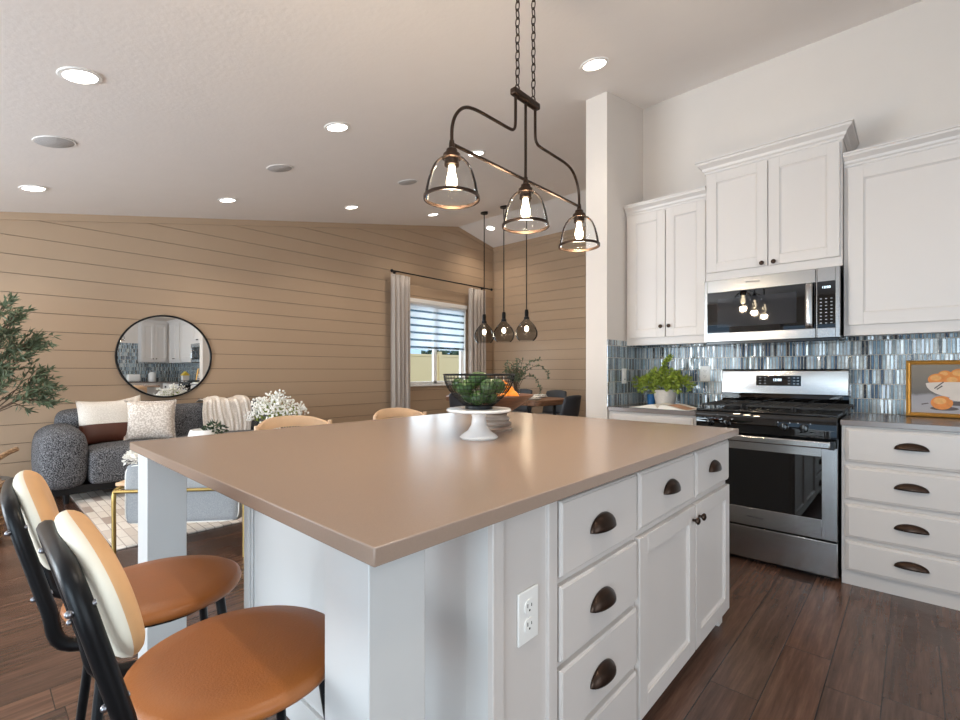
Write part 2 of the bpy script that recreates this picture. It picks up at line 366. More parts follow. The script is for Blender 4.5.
def dup(o, loc=None, rz=None, label=None, parent=None, scale=None):
    c = o.copy(); COL.objects.link(c)
    if parent: c.parent = parent
    if loc is not None: c.location = loc
    if rz is not None: c.rotation_euler = (0, 0, rz)
    if label: c['label'] = label
    if scale: c.scale = scale
    for ch in list(o.children): dup(ch, parent=c)
    return c
def struct(name, b, m, **k): return b.build(name, m, kind='structure', **k)
def rounded(x0, x1, y0, y1, z0, z1, r=.05, n=6, pw=3.2, puff=0):
    """soft block: superellipsoid-like rounded cushion"""
    b = B(); cx, cy, cz = (x0+x1)/2, (y0+y1)/2, (z0+z1)/2; hx, hy, hz = (x1-x0)/2, (y1-y0)/2, (z1-z0)/2
    vs = {}
    def add(p):
        k = tuple(round(v, 5) for v in p)
        if k in vs: return vs[k]
        q = [max(-h+r, min(h-r, v*h)) for v, h in zip(p, (hx, hy, hz))]
        d = Vector([v*h-w for v, h, w in zip(p, (hx, hy, hz), q)])
        if d.length > 1e-9: d = d.normalized()*r
        x, y, z = q[0]+d.x, q[1]+d.y, q[2]+d.z
        if puff: z += puff*(1-p[0]**2)*(1-p[1]**2)*(1 if p[2] > 0 else 0)
        vs[k] = b.bm.verts.new((cx+x, cy+y, cz+z)); return vs[k]
    t = [-1, -.97, -.9, -.75, -.4, 0, .4, .75, .9, .97, 1]
    for ax in range(3):
        for sgn in (-1, 1):
            for i in range(len(t)-1):
                for j in range(len(t)-1):
                    q = []
                    for (a, c) in ((t[i], t[j]), (t[i+1], t[j]), (t[i+1], t[j+1]), (t[i], t[j+1])):
                        p = [0, 0, 0]; p[ax] = sgn; p[(ax+1) % 3] = a; p[(ax+2) % 3] = c; q.append(add(p))
                    b.face(q)
    return b
def bez(p, n=12):
    """catmull-rom through points"""
    P = [Vector(q) for q in p]; P = [P[0]*2-P[1]]+P+[P[-1]*2-P[-2]]; out = []
    for i in range(1, len(P)-2):
        for k in range(n):
            t = k/n; a, b_, c, d = P[i-1], P[i], P[i+1], P[i+2]
            out.append(.5*((2*b_)+(c-a)*t+(2*a-5*b_+4*c-d)*t*t+(3*b_-a-3*c+d)*t**3))
    out.append(P[-2]); return out
def text_mesh(name, txt, size, m, parent, loc, rot, ext=.0004):
    cu = bpy.data.curves.new(name, 'FONT'); cu.body = txt; cu.size = size; cu.align_x = 'CENTER'; cu.align_y = 'CENTER'; cu.extrude = ext
    o = bpy.data.objects.new(name, cu); COL.objects.link(o)
    dg = bpy.context.evaluated_depsgraph_get(); me = bpy.data.meshes.new_from_object(o.evaluated_get(dg))
    bpy.data.objects.remove(o); o = bpy.data.objects.new(name, me); COL.objects.link(o); me.materials.clear(); me.materials.append(m)
    o.parent = parent; o.location = loc; o.rotation_euler = rot; return o

# ================================================================ STRUCTURE
def cz(x): return 2.503 if x < -.7 else (2.644+.2013*x if x < 6.29 else 3.910-.2013*(x-6.29))
YM, XF, XR = 6.35, 7.30, 3.93       # mirror wall, dining wall, range wall planes
XL, YB = -3.0, -4.0
struct('floor', B().box(XL-.1, XF+.15, YB-.1, YM+.15, -.1, 0), FLOOR)
b = B()
T = .12
b.prism([(XL-.15, 2.503), (-.7, 2.503), (6.29, 3.910), (XF+.15, cz(XF+.15)), (XF+.15, cz(XF+.15)+T), (6.29, 3.91+T), (-.7, 2.503+T), (XL-.15, 2.503+T)], YB-.15, YM+.2)
struct('ceiling', b, CEIL, smooth=False)

# shiplap: boards with real gaps in front of a dark backing
def shiplap(b, a0, a1, holes, put, zmax, bd=.1815, gap=.005, zb=.125):
    k = 0; z = zb-bd
    while z < zmax:
        z0, z1 = max(z+gap/2, .0), z+bd-gap/2; z += bd
        if z1 <= 0: continue
        segs = [(a0, a1, z0, z1)]
        for (h0, h1, hz0, hz1) in holes:
            ns = []
            for (s0, s1, q0, q1) in segs:
                if q1 <= hz0 or q0 >= hz1: ns.append((s0, s1, q0, q1)); continue
                ns += [(s0, h0, q0, q1), (h1, s1, q0, q1)]
                if q0 < hz0: ns.append((h0, h1, q0, hz0))
                if q1 > hz1: ns.append((h0, h1, hz1, q1))
            segs = ns
        for s_ in segs: put(*s_)
WX0, WX1, WZ0, WZ1 = 5.06, 6.50, .95, 2.37
b = B(); b.mi = 0
shiplap(b, XL, XF, [(WX0, WX1, WZ0, WZ1)], lambda a, c, z0, z1: b.box(a, c, YM, YM+.02, z0, z1), 3.95)
b.mi = 1
for q in ((XL-.1, WX0, 0, 3.95), (WX1, XF+.15, 0, 3.95), (WX0, WX1, 0, WZ0), (WX0, WX1, WZ1, 3.95)): b.box(q[0], q[1], YM+.021, YM+.15, q[2], q[3])
struct('wall_mirror_side', b, [SHIP, SHIPGAP], smooth=False)
b = B(); b.mi = 0
shiplap(b, 1.892, YM, [], lambda a, c, z0, z1: b.box(XF, XF+.02, a, c, z0, z1), 3.72)
b.mi = 1; b.box(XF+.021, XF+.15, 1.7, YM+.1, 0, 3.75)
struct('wall_dining', b, [SHIP, SHIPGAP], smooth=False)
# shiplap top trim following the slope
b = B(); h = .075
b.prism([(XL, 2.503-h), (-.7, 2.503-h), (6.29, 3.91-h), (XF, cz(XF)-h), (XF, cz(XF)), (6.29, 3.91), (-.7, 2.503), (XL, 2.503)], YM-.014, YM)
struct('trim_1', b, SHIP, smooth=False)
struct('trim_2', B().box(XF-.014, XF, 1.892, YM-.014, cz(XF)-h, cz(XF)), SHIP, smooth=False)
struct('trim_3', B().box(XF-.02, XF, YM-.03, YM-.014, 0, cz(XF)-h), SHIP, smooth=False)
struct('baseboard_mirror_side', B().box(XL, XF, YM-.016, YM, 0, .12), SHIP, bevel=.003)
struct('baseboard_dining', B().box(XF-.016, XF, 1.892, YM-.016, 0, .12), SHIP, bevel=.003)
# partition stub + its run behind the dining area
YP0, YP1, XP = 1.713, 1.892, 3.285
struct('wall_partition', B().prism([(XP, 0), (XF, 0), (XF, cz(XF)), (6.29, 3.91), (XP, cz(XP))], YP0, YP1), WALLW, smooth=False)
struct('wall_range_side', B().prism([(XR, 0), (XR+.15, 0), (XR+.15, cz(XR+.15)), (XR, cz(XR))], -2.3, YP0), WALLW, smooth=False)
# return wall beyond the drawers (seen in the mirror)
YRT = -2.15
struct('wall_return', B().prism([(2.2, 0), (XR, 0), (XR, cz(XR)), (2.2, cz(2.2))], YRT-.15, YRT), WALLW, smooth=False)
# unseen shell: left wall with patio opening; living and rear openings added to admit light
b = B()
for q in ((YB, -1.7, 0, 2.503), (-1.7, 1.8, 2.05, 2.503), (1.8, 2.6, 0, 2.503), (2.6, 5.5, 2.15, 2.503), (5.5, YM, 0, 2.503)):
    b.box(XL-.12, XL, q[0], q[1], q[2], q[3])
struct('wall_left', b, WALLW, smooth=False)
b = B()
b.box(XL, -1.7, YB-.12, YB, 0, 3.3)
b.box(-1.7, 1.9, YB-.12, YB, 2.4, 3.3); b.box(1.9, XR, YB-.12, YB, 0, 3.6)
struct('wall_back', b, WALLW, smooth=False)
struct('wall_back_side', B().box(XR, XR+.15, YB, -2.3, 0, 3.6), WALLW, smooth=False)
def glazed(name, put, a0, a1, z0, z1, mull):
    r = bpy.data.objects.new(name, None); COL.objects.link(r); r['kind'] = 'structure'
    f = B(); w = .05
    for q in [(a0, a1, z0, z0+w), (a0, a1, z1-w, z1), (a0, a0+w, z0, z1), (a1-w, a1, z0, z1)]+[(m-w/2, m+w/2, z0, z1) for m in mull]: put(f, *q, .05)
    f.build('frame', TRIMW, r, smooth=False)
    g = B(); put(g, a0+w, a1-w, z0+w, z1-w, .004); g.build('pane', GLASSW, r, smooth=False)
glazed('door_1', lambda f, a, c, z0, z1, t: f.box(XL-.06-t/2, XL-.06+t/2, a, c, z0, z1), -1.7, 1.8, 0, 2.05, [-.5, .65])
glazed('added_door_living', lambda f, a, c, z0, z1, t: f.box(XL-.06-t/2, XL-.06+t/2, a, c, z0, z1), 2.6, 5.5, 0, 2.15, [3.55, 4.55])  # unseen opening added for the living fill lamp
glazed('added_door_rear', lambda f, a, c, z0, z1, t: f.box(a, c, YB-.06-t/2, YB-.06+t/2, z0, z1), -1.7, 1.9, 0, 2.4, [.1])  # unseen opening added in front of the rear fill lamp

# tiles
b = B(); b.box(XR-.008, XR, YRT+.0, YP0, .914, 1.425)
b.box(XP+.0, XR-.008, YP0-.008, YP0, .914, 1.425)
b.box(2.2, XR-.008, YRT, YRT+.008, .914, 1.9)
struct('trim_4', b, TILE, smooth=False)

# dining window
win = bpy.data.objects.new('window_1', None); COL.objects.link(win); win['kind'] = 'structure'; win.location = (0, 0, 0)
b = B()   # casing
b.box(WX0-.02, WX1+.02, YM-.02, YM+.0, WZ1, WZ1+.07); b.box(WX0-.03, WX1+.03, YM-.05, YM+.02, WZ0-.03, WZ0)
b.box(WX0-.0, WX0+.02, YM-.005, YM+.1, WZ0, WZ1); b.box(WX1-.02, WX1, YM-.005, YM+.1, WZ0, WZ1); b.box(WX0, WX1, YM, YM+.1, WZ1-.02, WZ1)
b.build('casing', TRIMW, win, bevel=.002)
b = B(); fx0, fx1, fz0, fz1 = WX0+.02, WX1-.02, WZ0, WZ1-.02
for q in ((fx0, fx1, fz0, fz0+.05), (fx0, fx1, fz1-.05, fz1), (fx0, fx0+.05, fz0, fz1), (fx1-.05, fx1, fz0, fz1), ((fx0+fx1)/2-.045, (fx0+fx1)/2+.025, fz0, fz1)):
    b.box(q[0], q[1], YM+.06, YM+.11, q[2], q[3])
b.build('frame', TRIMW, win, bevel=.003)
B().box(fx0+.04, fx1-.04, YM+.083, YM+.087, fz0+.04, fz1-.04).build('pane', GLASSW, win, smooth=False)

# ================================================================ DINING WINDOW DRESSING
z0b = 1.585
t = thing('window_blind', 'white and grey banded zebra roller blind lowered halfway over the dining window', 'window blind', (0, YM+.015, 0))
n = 6; bh = (2.34-z0b)/n
for mm, nm in ((BLIND, 'opaque_bands'), (SHEER, 'sheer_bands')):
    b = B()
    for i in range(n):
        zz = z0b+i*bh
        if nm == 'opaque_bands': b.box(WX0+.03, WX1-.03, -.002, .002, zz+bh*.28, zz+bh)
        else: b.box(WX0+.03, WX1-.03, -.001, .001, zz, zz+bh*.28)
    b.build(nm, mm, t, smooth=False)
B().box(WX0+.022, WX1-.022, -.03, .03, 2.34-.02, 2.348).build('headrail', BLIND, t, bevel=.004)
B().box(WX0+.03, WX1-.03, -.008, .008, z0b-.02, z0b).build('bottom_bar', BLIND, t, bevel=.003)

def curtain(x0, x1, label, ph):
    b = B(); n = 60; top, bot = 2.77, .02
    rows = []
    for j in range(13):
        f = j/12; z = top+(bot-top)*f
        rows.append([])
        for i in range(n+1):
            u = i/n; x = x0+(x1-x0)*u
            y = math.sin(u*2*PI*4.5+ph)*.035*(.7+.3*f)+math.sin(u*9+f*3)*.006
            rows[-1].append(b.bm.verts.new((x+math.sin(u*2*PI*4.5*2)*.01, YM-.1+y, z)))
    for a, c in zip(rows, rows[1:]):
        for i in range(n): b.face([a[i], a[i+1], c[i+1], c[i]])
    o = b.build('curtain', CURT, solid=.003, sharp=2)
    return tag(o, label, 'curtain', 'linen curtains at the dining window')
curtain(4.66, 5.06, 'long greige linen curtain panel on the left side of the dining window', 0)
curtain(6.50, 6.94, 'long greige linen curtain panel right of the dining window, nearest the room corner', 1)
t = thing('curtain_rod', 'thin black curtain rod with ball ends mounted above the dining window', 'curtain rod', (0, YM-.1, 2.80))
B().cyl((4.70, 0, .02), (7.12, 0, .02), .012).build('pole', BLACKM, t)
for x in (4.68, 7.14): B().ball((x, 0, .02), .026).build('finial', BLACKM, t)
for x in (4.80, 6.95): B().cyl((x, 0, .02), (x, .098, .02), .008).cyl((x, .09, .02), (x, .098, .02), .025).build('bracket', BLACKM, t)
# outside
tag(B().box(-6, 16, YM+.3, 24, -.25, -.15).build('lawn', GRASS), 'dry lawn strip outside the dining window', 'lawn', kind='stuff')
t = thing('vinyl_fence', 'tan vinyl privacy fence seen through the dining window', 'fence', (0, 11.2, -.15))
B().box(2, 16, -.02, .02, .1, 1.78).build('panel', FENCE, t, smooth=False)
B().box(2, 16, -.03, .03, 1.78, 1.86).build('top_rail', FENCE, t, bevel=.01)
for i in range(6): B().box(3+i*2.4, 3.12+i*2.4, -.06, .06, 0, 1.95).build('post', FENCE, t, bevel=.01)
b = B()
for i in range(340):
    a = random.random(); x = 14.9+2.6*a+random.gauss(0, .1); b.leaf((x, 17+random.gauss(0, .4), random.uniform(1.2, 2.05+.18*math.sin(a*9)**2)), (random.gauss(0, 1), random.gauss(0, 1), random.random()), .35, .3)
b.tube([(16, 17, -.14), (16, 17, 1.7)], .08)
tag(b.build('hedge', LEAFD), 'distant dark hedge showing just above the tan fence', 'hedge')

# ================================================================ CABINETRY
def cup_pull(parent, x, y, z, w=.1, h=.042, d=.026):
    b = B(); n, m_ = 14, 7
    for sc, fl in ((1, 0),):
        rows = []
        for j in range(m_+1):
            ph = PI/2*j/m_
            rows.append([(-w/2*math.cos(PI*i/n), -d*math.sin(PI*i/n)*math.cos(ph), h*math.sin(PI*i/n)*math.sin(ph)) for i in range(n+1)])
        R = [[b.bm.verts.new(p) for p in r] for r in rows]
        for a, c in zip(R, R[1:]):
            for i in range(n): b.face([a[i], a[i+1], c[i+1], c[i]])
    o = b.build('cup_pull', BRONZE, parent, solid=.0025, at=(x, y-.0015, z), sharp=1.2)
    return o
def knob(parent, x, y, z, r=.015):
    b = B()
    prof = [(.0045, 0), (.006, .003), (.005, .010), (r*.75, .014), (r, .019), (r*.9, .025), (r*.4, .029), (.0001, .030)]
    b.rings([[(q*math.cos(a), -zz, q*math.sin(a)) for a in [2*PI*k/14 for k in range(14)]] for q, zz in prof])
    return b.build('knob', BRONZE, parent, at=(x, y, z))
def shaker(parent, x0, x1, z0, z1, y=-.02, rail=.062, m=None, name='door', kn=None, proud=0):
    b = B(); t = .02; m = m or CAB
    y0, y1 = y, y+t
    b.box(x0, x0+rail, y0, y1, z0, z1); b.box(x1-rail, x1, y0, y1, z0, z1)
    b.box(x0+rail, x1-rail, y0, y1, z0, z0+rail); b.box(x0+rail, x1-rail, y0, y1, z1-rail, z1)
    b.box(x0+rail-.002, x1-rail+.002, y0+.011, y1, z0+rail-.002, z1-rail+.002)
    # sloped inner bead
    i = .009; xa, xb, za, zb = x0+rail, x1-rail, z0+rail, z1-rail
    yo, yi = y0+.001, y0+.011
    o_ = [(xa, za), (xb, za), (xb, zb), (xa, zb)]; n_ = [(xa+i, za+i), (xb-i, za+i), (xb-i, zb-i), (xa+i, zb-i)]
    for k in range(4):
        p, q = o_[k], o_[(k+1) % 4]; r, s_ = n_[(k+1) % 4], n_[k]
        b.face([b.bm.verts.new(v) for v in ((p[0], yo+.004, p[1]), (q[0], yo+.004, q[1]), (r[0], yi, r[1]), (s_[0], yi, s_[1]))])
    d = b.build(name, m, parent, bevel=.0018)
    if kn: knob(d, kn[0], y0, kn[1])
    return d
def slab(parent, x0, x1, z0, z1, y=-.02, m=None, pull=None, lip=.012, pw=.1, ph=.042):
    """drawer front with a stepped/profiled border"""
    b = B(); t = .02
    R = []
    for ins, yy in ((0, y+t), (0, y+.007), (lip*.35, y+.004), (lip*.75, y+.003), (lip, y)):
        R.append([(x0+ins, yy, z0+ins), (x1-ins, yy, z0+ins), (x1-ins, yy, z1-ins), (x0+ins, yy, z1-ins)])
    b.rings(R)
    d = b.build('drawer', m or CAB, parent, sharp=.25, bevel=.0008)
    if pull: cup_pull(d, pull[0], y, pull[1], pw, ph)
    return d
def crown(parent, x0, x1, y0, y1, z, sc=1.0, m=None, left=True, right=True):
    prof = [(0, 0), (.006, .0), (.008, .012), (.016, .02), (.02, .034), (.034, .048), (.044, .056), (.046, .068), (.052, .070), (.052, .082), (0, .082)]
    b = B(); R = []
    for o_, h_ in prof:
        o_ *= sc; h_ *= sc; l = o_ if left else 0; r = o_ if right else 0
        R.append([(x0-l, y1, z+h_), (x0-l, y0-o_, z+h_), (x1+r, y0-o_, z+h_), (x1+r, y1, z+h_)])
    b.rings(R, closed=False, cap=False)
    b.face([b.bm.verts.new(p) for p in ((x0, y1, z+.082*sc), (x0, y0, z+.082*sc), (x1, y0, z+.082*sc), (x1, y1, z+.082*sc))])
    return b.build('crown_molding', m or CAB, parent, sharp=.5)

# ---- island -------------------------------------------------------------
IX0, IX1, IY0, IY1 = .422, 2.463, .608, 2.21
o = B().box(IX0, IX1, IY0, IY1, .914-.031, .914).build('island_countertop', QUARTZ, bevel=.0025, seg=2)
tag(o, 'large brown quartz countertop lying on the white kitchen island', 'countertop')
isl = thing('kitchen_island', 'white painted kitchen island with drawers, doors and open corner legs', 'kitchen island', (0, 0, 0))
BX0, BX1, BY0, BY1 = .755, 2.44, .68, 1.95
ZT = .883
b = B(); b.box(BX0, BX1, BY0, BY1, .07, ZT); b.box(BX0, BX1-.0, BY0+.06, BY1, 0, .07)
b.build('body', BEAD, isl, bevel=.001)
b = B(); b.box(BX0+.25, BX1, BY0-.02, BY0, .06, ZT-.0)
b.build('face_frame', CAB, isl, bevel=.0012)
b = B(); b.box(BX0-.012, BX0, BY1-.05, BY1+.005, 0, ZT); b.box(BX0-.006, BX0, BY1-.066, BY1-.05, 0, ZT); b.box(BX0-.012, BX0, BY0-.02, BY0+.045, 0, ZT)
b.box(BX0-.012, BX0, BY0+.045, BY1-.066, 0, .1)
b.build('corner_board', BEAD, isl, bevel=.002)
# side filler facing the kitchen (holds the outlet)
b = B(); b.box(BX0, .957, BY0-.024, BY0, .0, ZT)
b.build('side_panel', CAB, isl, bevel=.001)
b = B(); b.box(BX0-.012, BX0+.024, BY0-.034, BY0-.018, 0, ZT); b.box(.948, .985, BY0-.034, BY0-.018, 0, ZT)
b.build('stile', CAB, isl, bevel=.002)
for (x0, x1, y0, y1) in ((.434, .552, .64, .778), (.434, .558, 2.005, 2.14)):
    b = B(); b.box(x0, x1, y0, y1, 0, ZT)
    b.build('leg', BEAD, isl, bevel=.002)
YF = BY0-.02
zz = [(.862, .672), (.650, .462), (.441, .262), (.241, .07)]
for k, (z1, z0) in enumerate(zz):
    slab(isl, .994, 1.428, z0, z1, YF-.02, pull=(1.197, (z0+z1)/2-.018), pw=.13, ph=.042, lip=.006)
slab(isl, 1.446, 1.958, .676, .862, YF-.02, pull=(1.70, .757), pw=.13, ph=.042)
slab(isl, 1.976, 2.432, .676, .862, YF-.02, pull=(2.19, .757), pw=.13, ph=.042)
shaker(isl, 1.446, 1.962, .07, .652, YF-.02, kn=(1.93, .60))
shaker(isl, 1.972, 2.432, .07, .652, YF-.02, kn=(2.00, .60))
B().box(2.36, 2.41, BY0-.015, BY0+.02, .0, .07).build('foot', CAB, isl, bevel=.002)

def outlet(label, loc, rz, kind='duplex'):
    t = thing('wall_outlet', label, 'outlet', loc, rz)
    B().box(-.038, .038, -.006, 0, -.06, .06).build('cover_plate', PLAST, t, bevel=.003, seg=3)
    if kind == 'duplex':
        for s_ in (-1, 1):
            f = B(); pr_ = [(.017*math.copysign(abs(math.cos(a))**.7, math.cos(a)), .0165*math.copysign(abs(math.sin(a))**.8, math.sin(a))) for a in [2*PI*k/20 for k in range(20)]]
            f.rings([[(x, -.006, z+s_*.021) for x, z in pr_], [(x, -.0085, z+s_*.021) for x, z in pr_]])
            r = f.build('receptacle', PLAST, t, bevel=.0005)
            g = B(); g.box(-.0085, -.006, -.0089, -.0084, s_*.021-.001, s_*.021+.008); g.box(.006, .0085, -.0089, -.0084, s_*.021-.001, s_*.021+.006); g.cyl((0, -.0084, s_*.021-.008), (0, -.0089, s_*.021-.008), .0028, seg=8)
            g.build('slot', SLOT, r, smooth=False)
    else:
        B().box(-.016, .016, -.009, -.005, -.033, .033).build('rocker', PLAST, t, bevel=.0015)
        B().box(-.010, .010, -.0095, -.0088, -.028, -.022).build('slot', SLOT, t, smooth=False)
    return t
outlet('white duplex outlet on the kitchen side panel of the island', (.872, BY0-.0242, .625), 0)
outlet('white outlet plate on the dark tile beside the partition wall', (3.55, YP0-.008, 1.145), 0, 'rocker')
outlet('white outlet plate on the blue tile left of the stove', (XR-.008, 1.205, 1.165), -PI/2)

# ---- range wall base cabinets ------------------------------------------
XC = 3.31
def place(name, label, cat, y, x=XC, group=None): return thing(name, label, cat, (x, y, 0), -PI/2, group)
# right drawer stack : local x = world -Y ; origin at Y=.30
t = place('base_cabinet', 'white base cabinet with four drawers right of the stove', 'cabinet', .298)
Wd = .78
b = B(); b.box(0, Wd, .0, XR-XC-.002, .075, .884); b.build('carcass', CAB, t, bevel=.001)
b = B(); b.box(0, Wd, .012, XR-XC-.002, 0, .075); b.build('toe_kick', CAB, t)
for z0, z1 in ((.685, .872), (.478, .662), (.268, .452), (.085, .248)):
    slab(t, .018, Wd-.03, z0, z1, -.02, pull=(.288, (z0+z1)/2+.0-.002), pw=.135, ph=.036, lip=.014)
t2 = place('base_cabinet', 'white base cabinet with two doors beyond the four-drawer stack', 'cabinet', .298-Wd)
W2 = .6-.0
b = B(); b.box(0.002, W2, 0, XR-XC-.002, 0, .884); b.build('carcass', CAB, t2, bevel=.001)
slab(t2, .02, W2-.02, .70, .87, -.02, pull=(W2/2, .78)); shaker(t2, .02, W2/2-.003, .09, .68, -.02, kn=(W2/2-.04, .62)); shaker(t2, W2/2+.003, W2-.02, .09, .68, -.02, kn=(W2/2+.04, .62))
# corner + return run facing +Y (seen in the mirror)
t3 = thing('base_cabinet', 'white corner base cabinet run along the return wall, seen in the mirror', 'cabinet', (XR-.002, YRT+.62, 0), PI)
b = B(); b.box(0, 1.55, 0, .618, 0, .884); b.build('carcass', CAB, t3, bevel=.001)
for i in range(2):
    x0 = .66+i*.44; slab(t3, x0, x0+.42, .70, .87, -.02, pull=(x0+.21, .78)); shaker(t3, x0, x0+.42, .09, .68, -.02, kn=(x0+.05, .62))
o = B().box(XC-.025, XR-.008, YRT+.64, .302, .884, .914).build('countertop', QUARTZG, bevel=.002)
tag(o, 'grey-brown quartz counter on the drawer cabinets right of the stove', 'countertop')
o = B().box(2.36, XR-.008, YRT+.01, YRT+.638, .884, .914).build('countertop', QUARTZG, bevel=.002)
tag(o, 'grey-brown quartz counter along the return wall, seen in the mirror', 'countertop')
# left base
t = place('base_cabinet', 'white base cabinet left of the stove, mostly hidden by the island', 'cabinet', YP0-.003)
WL = YP0-.003-1.072
b = B(); b.box(0, WL, 0, XR-XC-.002, 0, .884); b.build('carcass', CAB, t, bevel=.001)
slab(t, .03, WL-.02, .705, .868, -.02, pull=(WL/2, .78), pw=.12); shaker(t, .03, WL/2-.003, .09, .68, -.02, kn=(WL/2-.04, .62)); shaker(t, WL/2+.003, WL-.02, .09, .68, -.02, kn=(WL/2+.04, .62))
o = B().box(XC-.025, XR-.008, 1.07, YP0-.008, .884, .914).build('countertop', QUARTZG, bevel=.002)
tag(o, 'short grey-brown quartz counter between the stove and the partition wall', 'countertop')

# ---- upper cabinets -----------------------------------------------------
XU = 3.60
def upper(label, y0, w, z0, z1, xf, doors, kz, **kw):
    t = thing('wall_cabinet', label, 'cabinet', (xf, y0, 0), -PI/2)
    D = XR-xf-.002
    b = B(); b.box(0, w, 0, D, z0, z1); b.box(0.0, w, -.004, .02, z0-.012, z0+.0); b.build('carcass', CAB, t, bevel=.001)
    for (a, c, kx) in doors: shaker(t, a, c, z0+kw.get('dz', .045), z1-.02, -.02, kn=(kx, kz) if kx else None, rail=kw.get('rail', .062))
    crown(t, 0, w, 0, D, z1-.004, kw.get('cs', .95), left=kw.get('left', True), right=kw.get('right', True))
    return t
upper('tall white two-door wall cabinet left of the microwave, beside the partition', 1.705, .612, 1.40, 2.428, XU, [(.024, .316, .288), (.322, .606, .35)], 1.525, left=False, right=False)
upper('white two-door wall cabinet set forward above the microwave', 1.092, .775, 1.832, 2.585, XU-.03, [(.012, .385, .355), (.391, .763, .422)], 1.895, cs=1.1)
upper('wide white wall cabinet with a single panel door right of the microwave', .314, 1.06, 1.41, 2.42, XU+.01, [(.022, 1.03, None)], 1.5, left=False, right=True, dz=.05, rail=.072)
upper('white two-door wall cabinet at the far end of the stove wall, seen in the mirror', -.80,   .95, 1.41, 2.42, XU+.01, [(.03, .46, .42), (.47, .9, .51)], 1.5, left=False, right=False)
t = thing('wall_cabinet', 'white two-door wall cabinet on the return wall, seen in the mirror', 'cabinet', (XR-.002, YRT+.33, 0), PI)
b = B(); b.box(.0, .92, 0, .33, 1.41, 2.42); b.build('carcass', CAB, t); shaker(t, .36, .63, 1.44, 2.4, -.02, kn=(.60, 1.5)); shaker(t, .636, .91, 1.44, 2.4, -.02, kn=(.67, 1.5)); crown(t, 0, .92, 0, .33, 2.416)

# ---- stove ---------------------------------------------------------------
st = thing('gas_range', 'stainless steel gas range with black oven window between the white cabinets', 'stove', (XC-.035, 1.066, 0), -PI/2)
RW = .758
b = B(); b.box(0.003, RW-.003, .035, XR-XC+.02, .02, .925); b.box(.02, RW-.02, .06, .5, 0, .02)
b.build('body', BLACKE, st, bevel=.002)
b = B(); b.box(.004, RW-.004, .0, .035, .028, .222); b.build('storage_drawer', STEEL, st, bevel=.004)
# oven door: steel frame with window
d = None
b = B(); z0, z1 = .236, .752
wx0, wx1, wz0, wz1 = .055, RW-.075, .345, .70
for q in ((.004, wx0, z0, z1), (wx1, RW-.004, z0, z1), (wx0, wx1, z0, wz0), (wx0, wx1, wz1, z1)): b.box(q[0], q[1], -.012, .034, q[2], q[3])
d = b.build('oven_door', STEEL, st, bevel=.0015)
B().box(wx0-.001, wx1+.001, -.009, .03, wz0-.001, wz1+.001).build('oven_window', BLACKG, d, smooth=False)
b = B(); pr_ = []
b.box(.03, RW-.03, -.062, -.04, .752, .792); h_ = b.build('handle', STEEL, d, bevel=.008, seg=3)
for x in (.012, RW-.04): B().box(x, x+.028, -.056, -.002, .748, .796).build('handle_bracket', BLACKE, d, bevel=.003)
text_mesh('lettering', 'Whirlpool', .022, SLOT, d, (RW/2-.03, -.0124, .29), (PI/2, 0, 0))
b = B(); b.prism([(-.005, .80), (-.008, .905), (.0, .924), (.06, .924), (.06, .80)], .004, RW-.004, 'x')
cp = b.build('control_panel', BLACKG, st, bevel=.003)
for x in (.09, .19, .50, .60, ):
    b = B(); rg = [[(x+q*math.cos(a), -.005-yy, .855+q*math.sin(a)) for a in [2*PI*k/18 for k in range(18)]] for q, yy in ((.024, 0), (.024, .008), (.019, .012), (.018, .026), (.002, .028))]
    b.rings(rg); b.box(x-.004, x+.004, -.045, -.03, .835, .875); b.build('burner_knob', BLACKE, st, bevel=.001)
    b = B(); b.box(x-.0015, x+.0015, -.0455, -.045, .857, .875)
    for s_ in (-1, 1): b.box(x+s_*.03-.003, x+s_*.03+.003, -.0085, -.0062, .878, .884)
    b.build('knob_marking', KEYS, cp, smooth=False)
b = B(); b.box(.002, RW-.002, .0, XR-XC-.03, .924, .94); ct = b.build('cooktop', BLACKE, st, bevel=.006, seg=3)
for x in (.18, .58):
    for y in (.17, .43):
        b = B(); b.lathe([(.055, 0), (.055, .006), (.04, .008), (.04, .018), (.035, .021), (.001, .021)], (x, y, .94)); b.build('burner', IRON, st)
for x0 in (.03, .29, .55):
    w_ = .235 if x0 != .29 else .245; x0 = x0 if x0 != .55 else .547
    b = B(); z = .966; r = .006
    xa, xb, ya, yb = x0, x0+min(w_, .245)-.005, .05, .57
    b.tube([(xa, ya, z), (xb, ya, z), (xb, yb, z), (xa, yb, z)], r, 6, closed=True)
    for y in (.17, .31, .43): b.tube([(xa, y, z), (xb, y, z)], r, 6)
    b.tube([((xa+xb)/2, ya, z), ((xa+xb)/2, yb, z)], r, 6)
    for p in ((xa, ya), (xb, ya), (xa, yb), (xb, yb), (xa, .31), (xb, .31)): b.tube([(p[0], p[1], z), (p[0], p[1], .939)], r, 6)
    b.build('grate', IRON, st)
BG = XR-XC-.035
b = B(); b.prism([(BG+.02, .925), (BG, .93), (BG-.0, 1.01), (BG+.0, 1.022), (BG+.058, 1.022), (BG+.058, .925)], 0, RW, 'x')
b.build('backguard_base', BLACKG, st, bevel=.002)
b = B(); b.prism([(BG-.018, 1.022), (BG-.01, 1.187), (BG+.0, 1.199), (BG+.058, 1.199), (BG+.058, 1.022)], 0, RW, 'x')
bg = b.build('backguard', STEEL, st, bevel=.006, seg=3)
th = math.atan2(.008, .165)
def bgp(x, z, dy=0): return (x, BG-.018+(z-1.022)*.008/.165-dy, z)
b = B(); z0, z1 = 1.082, 1.152
b.bm.verts.ensure_lookup_table()
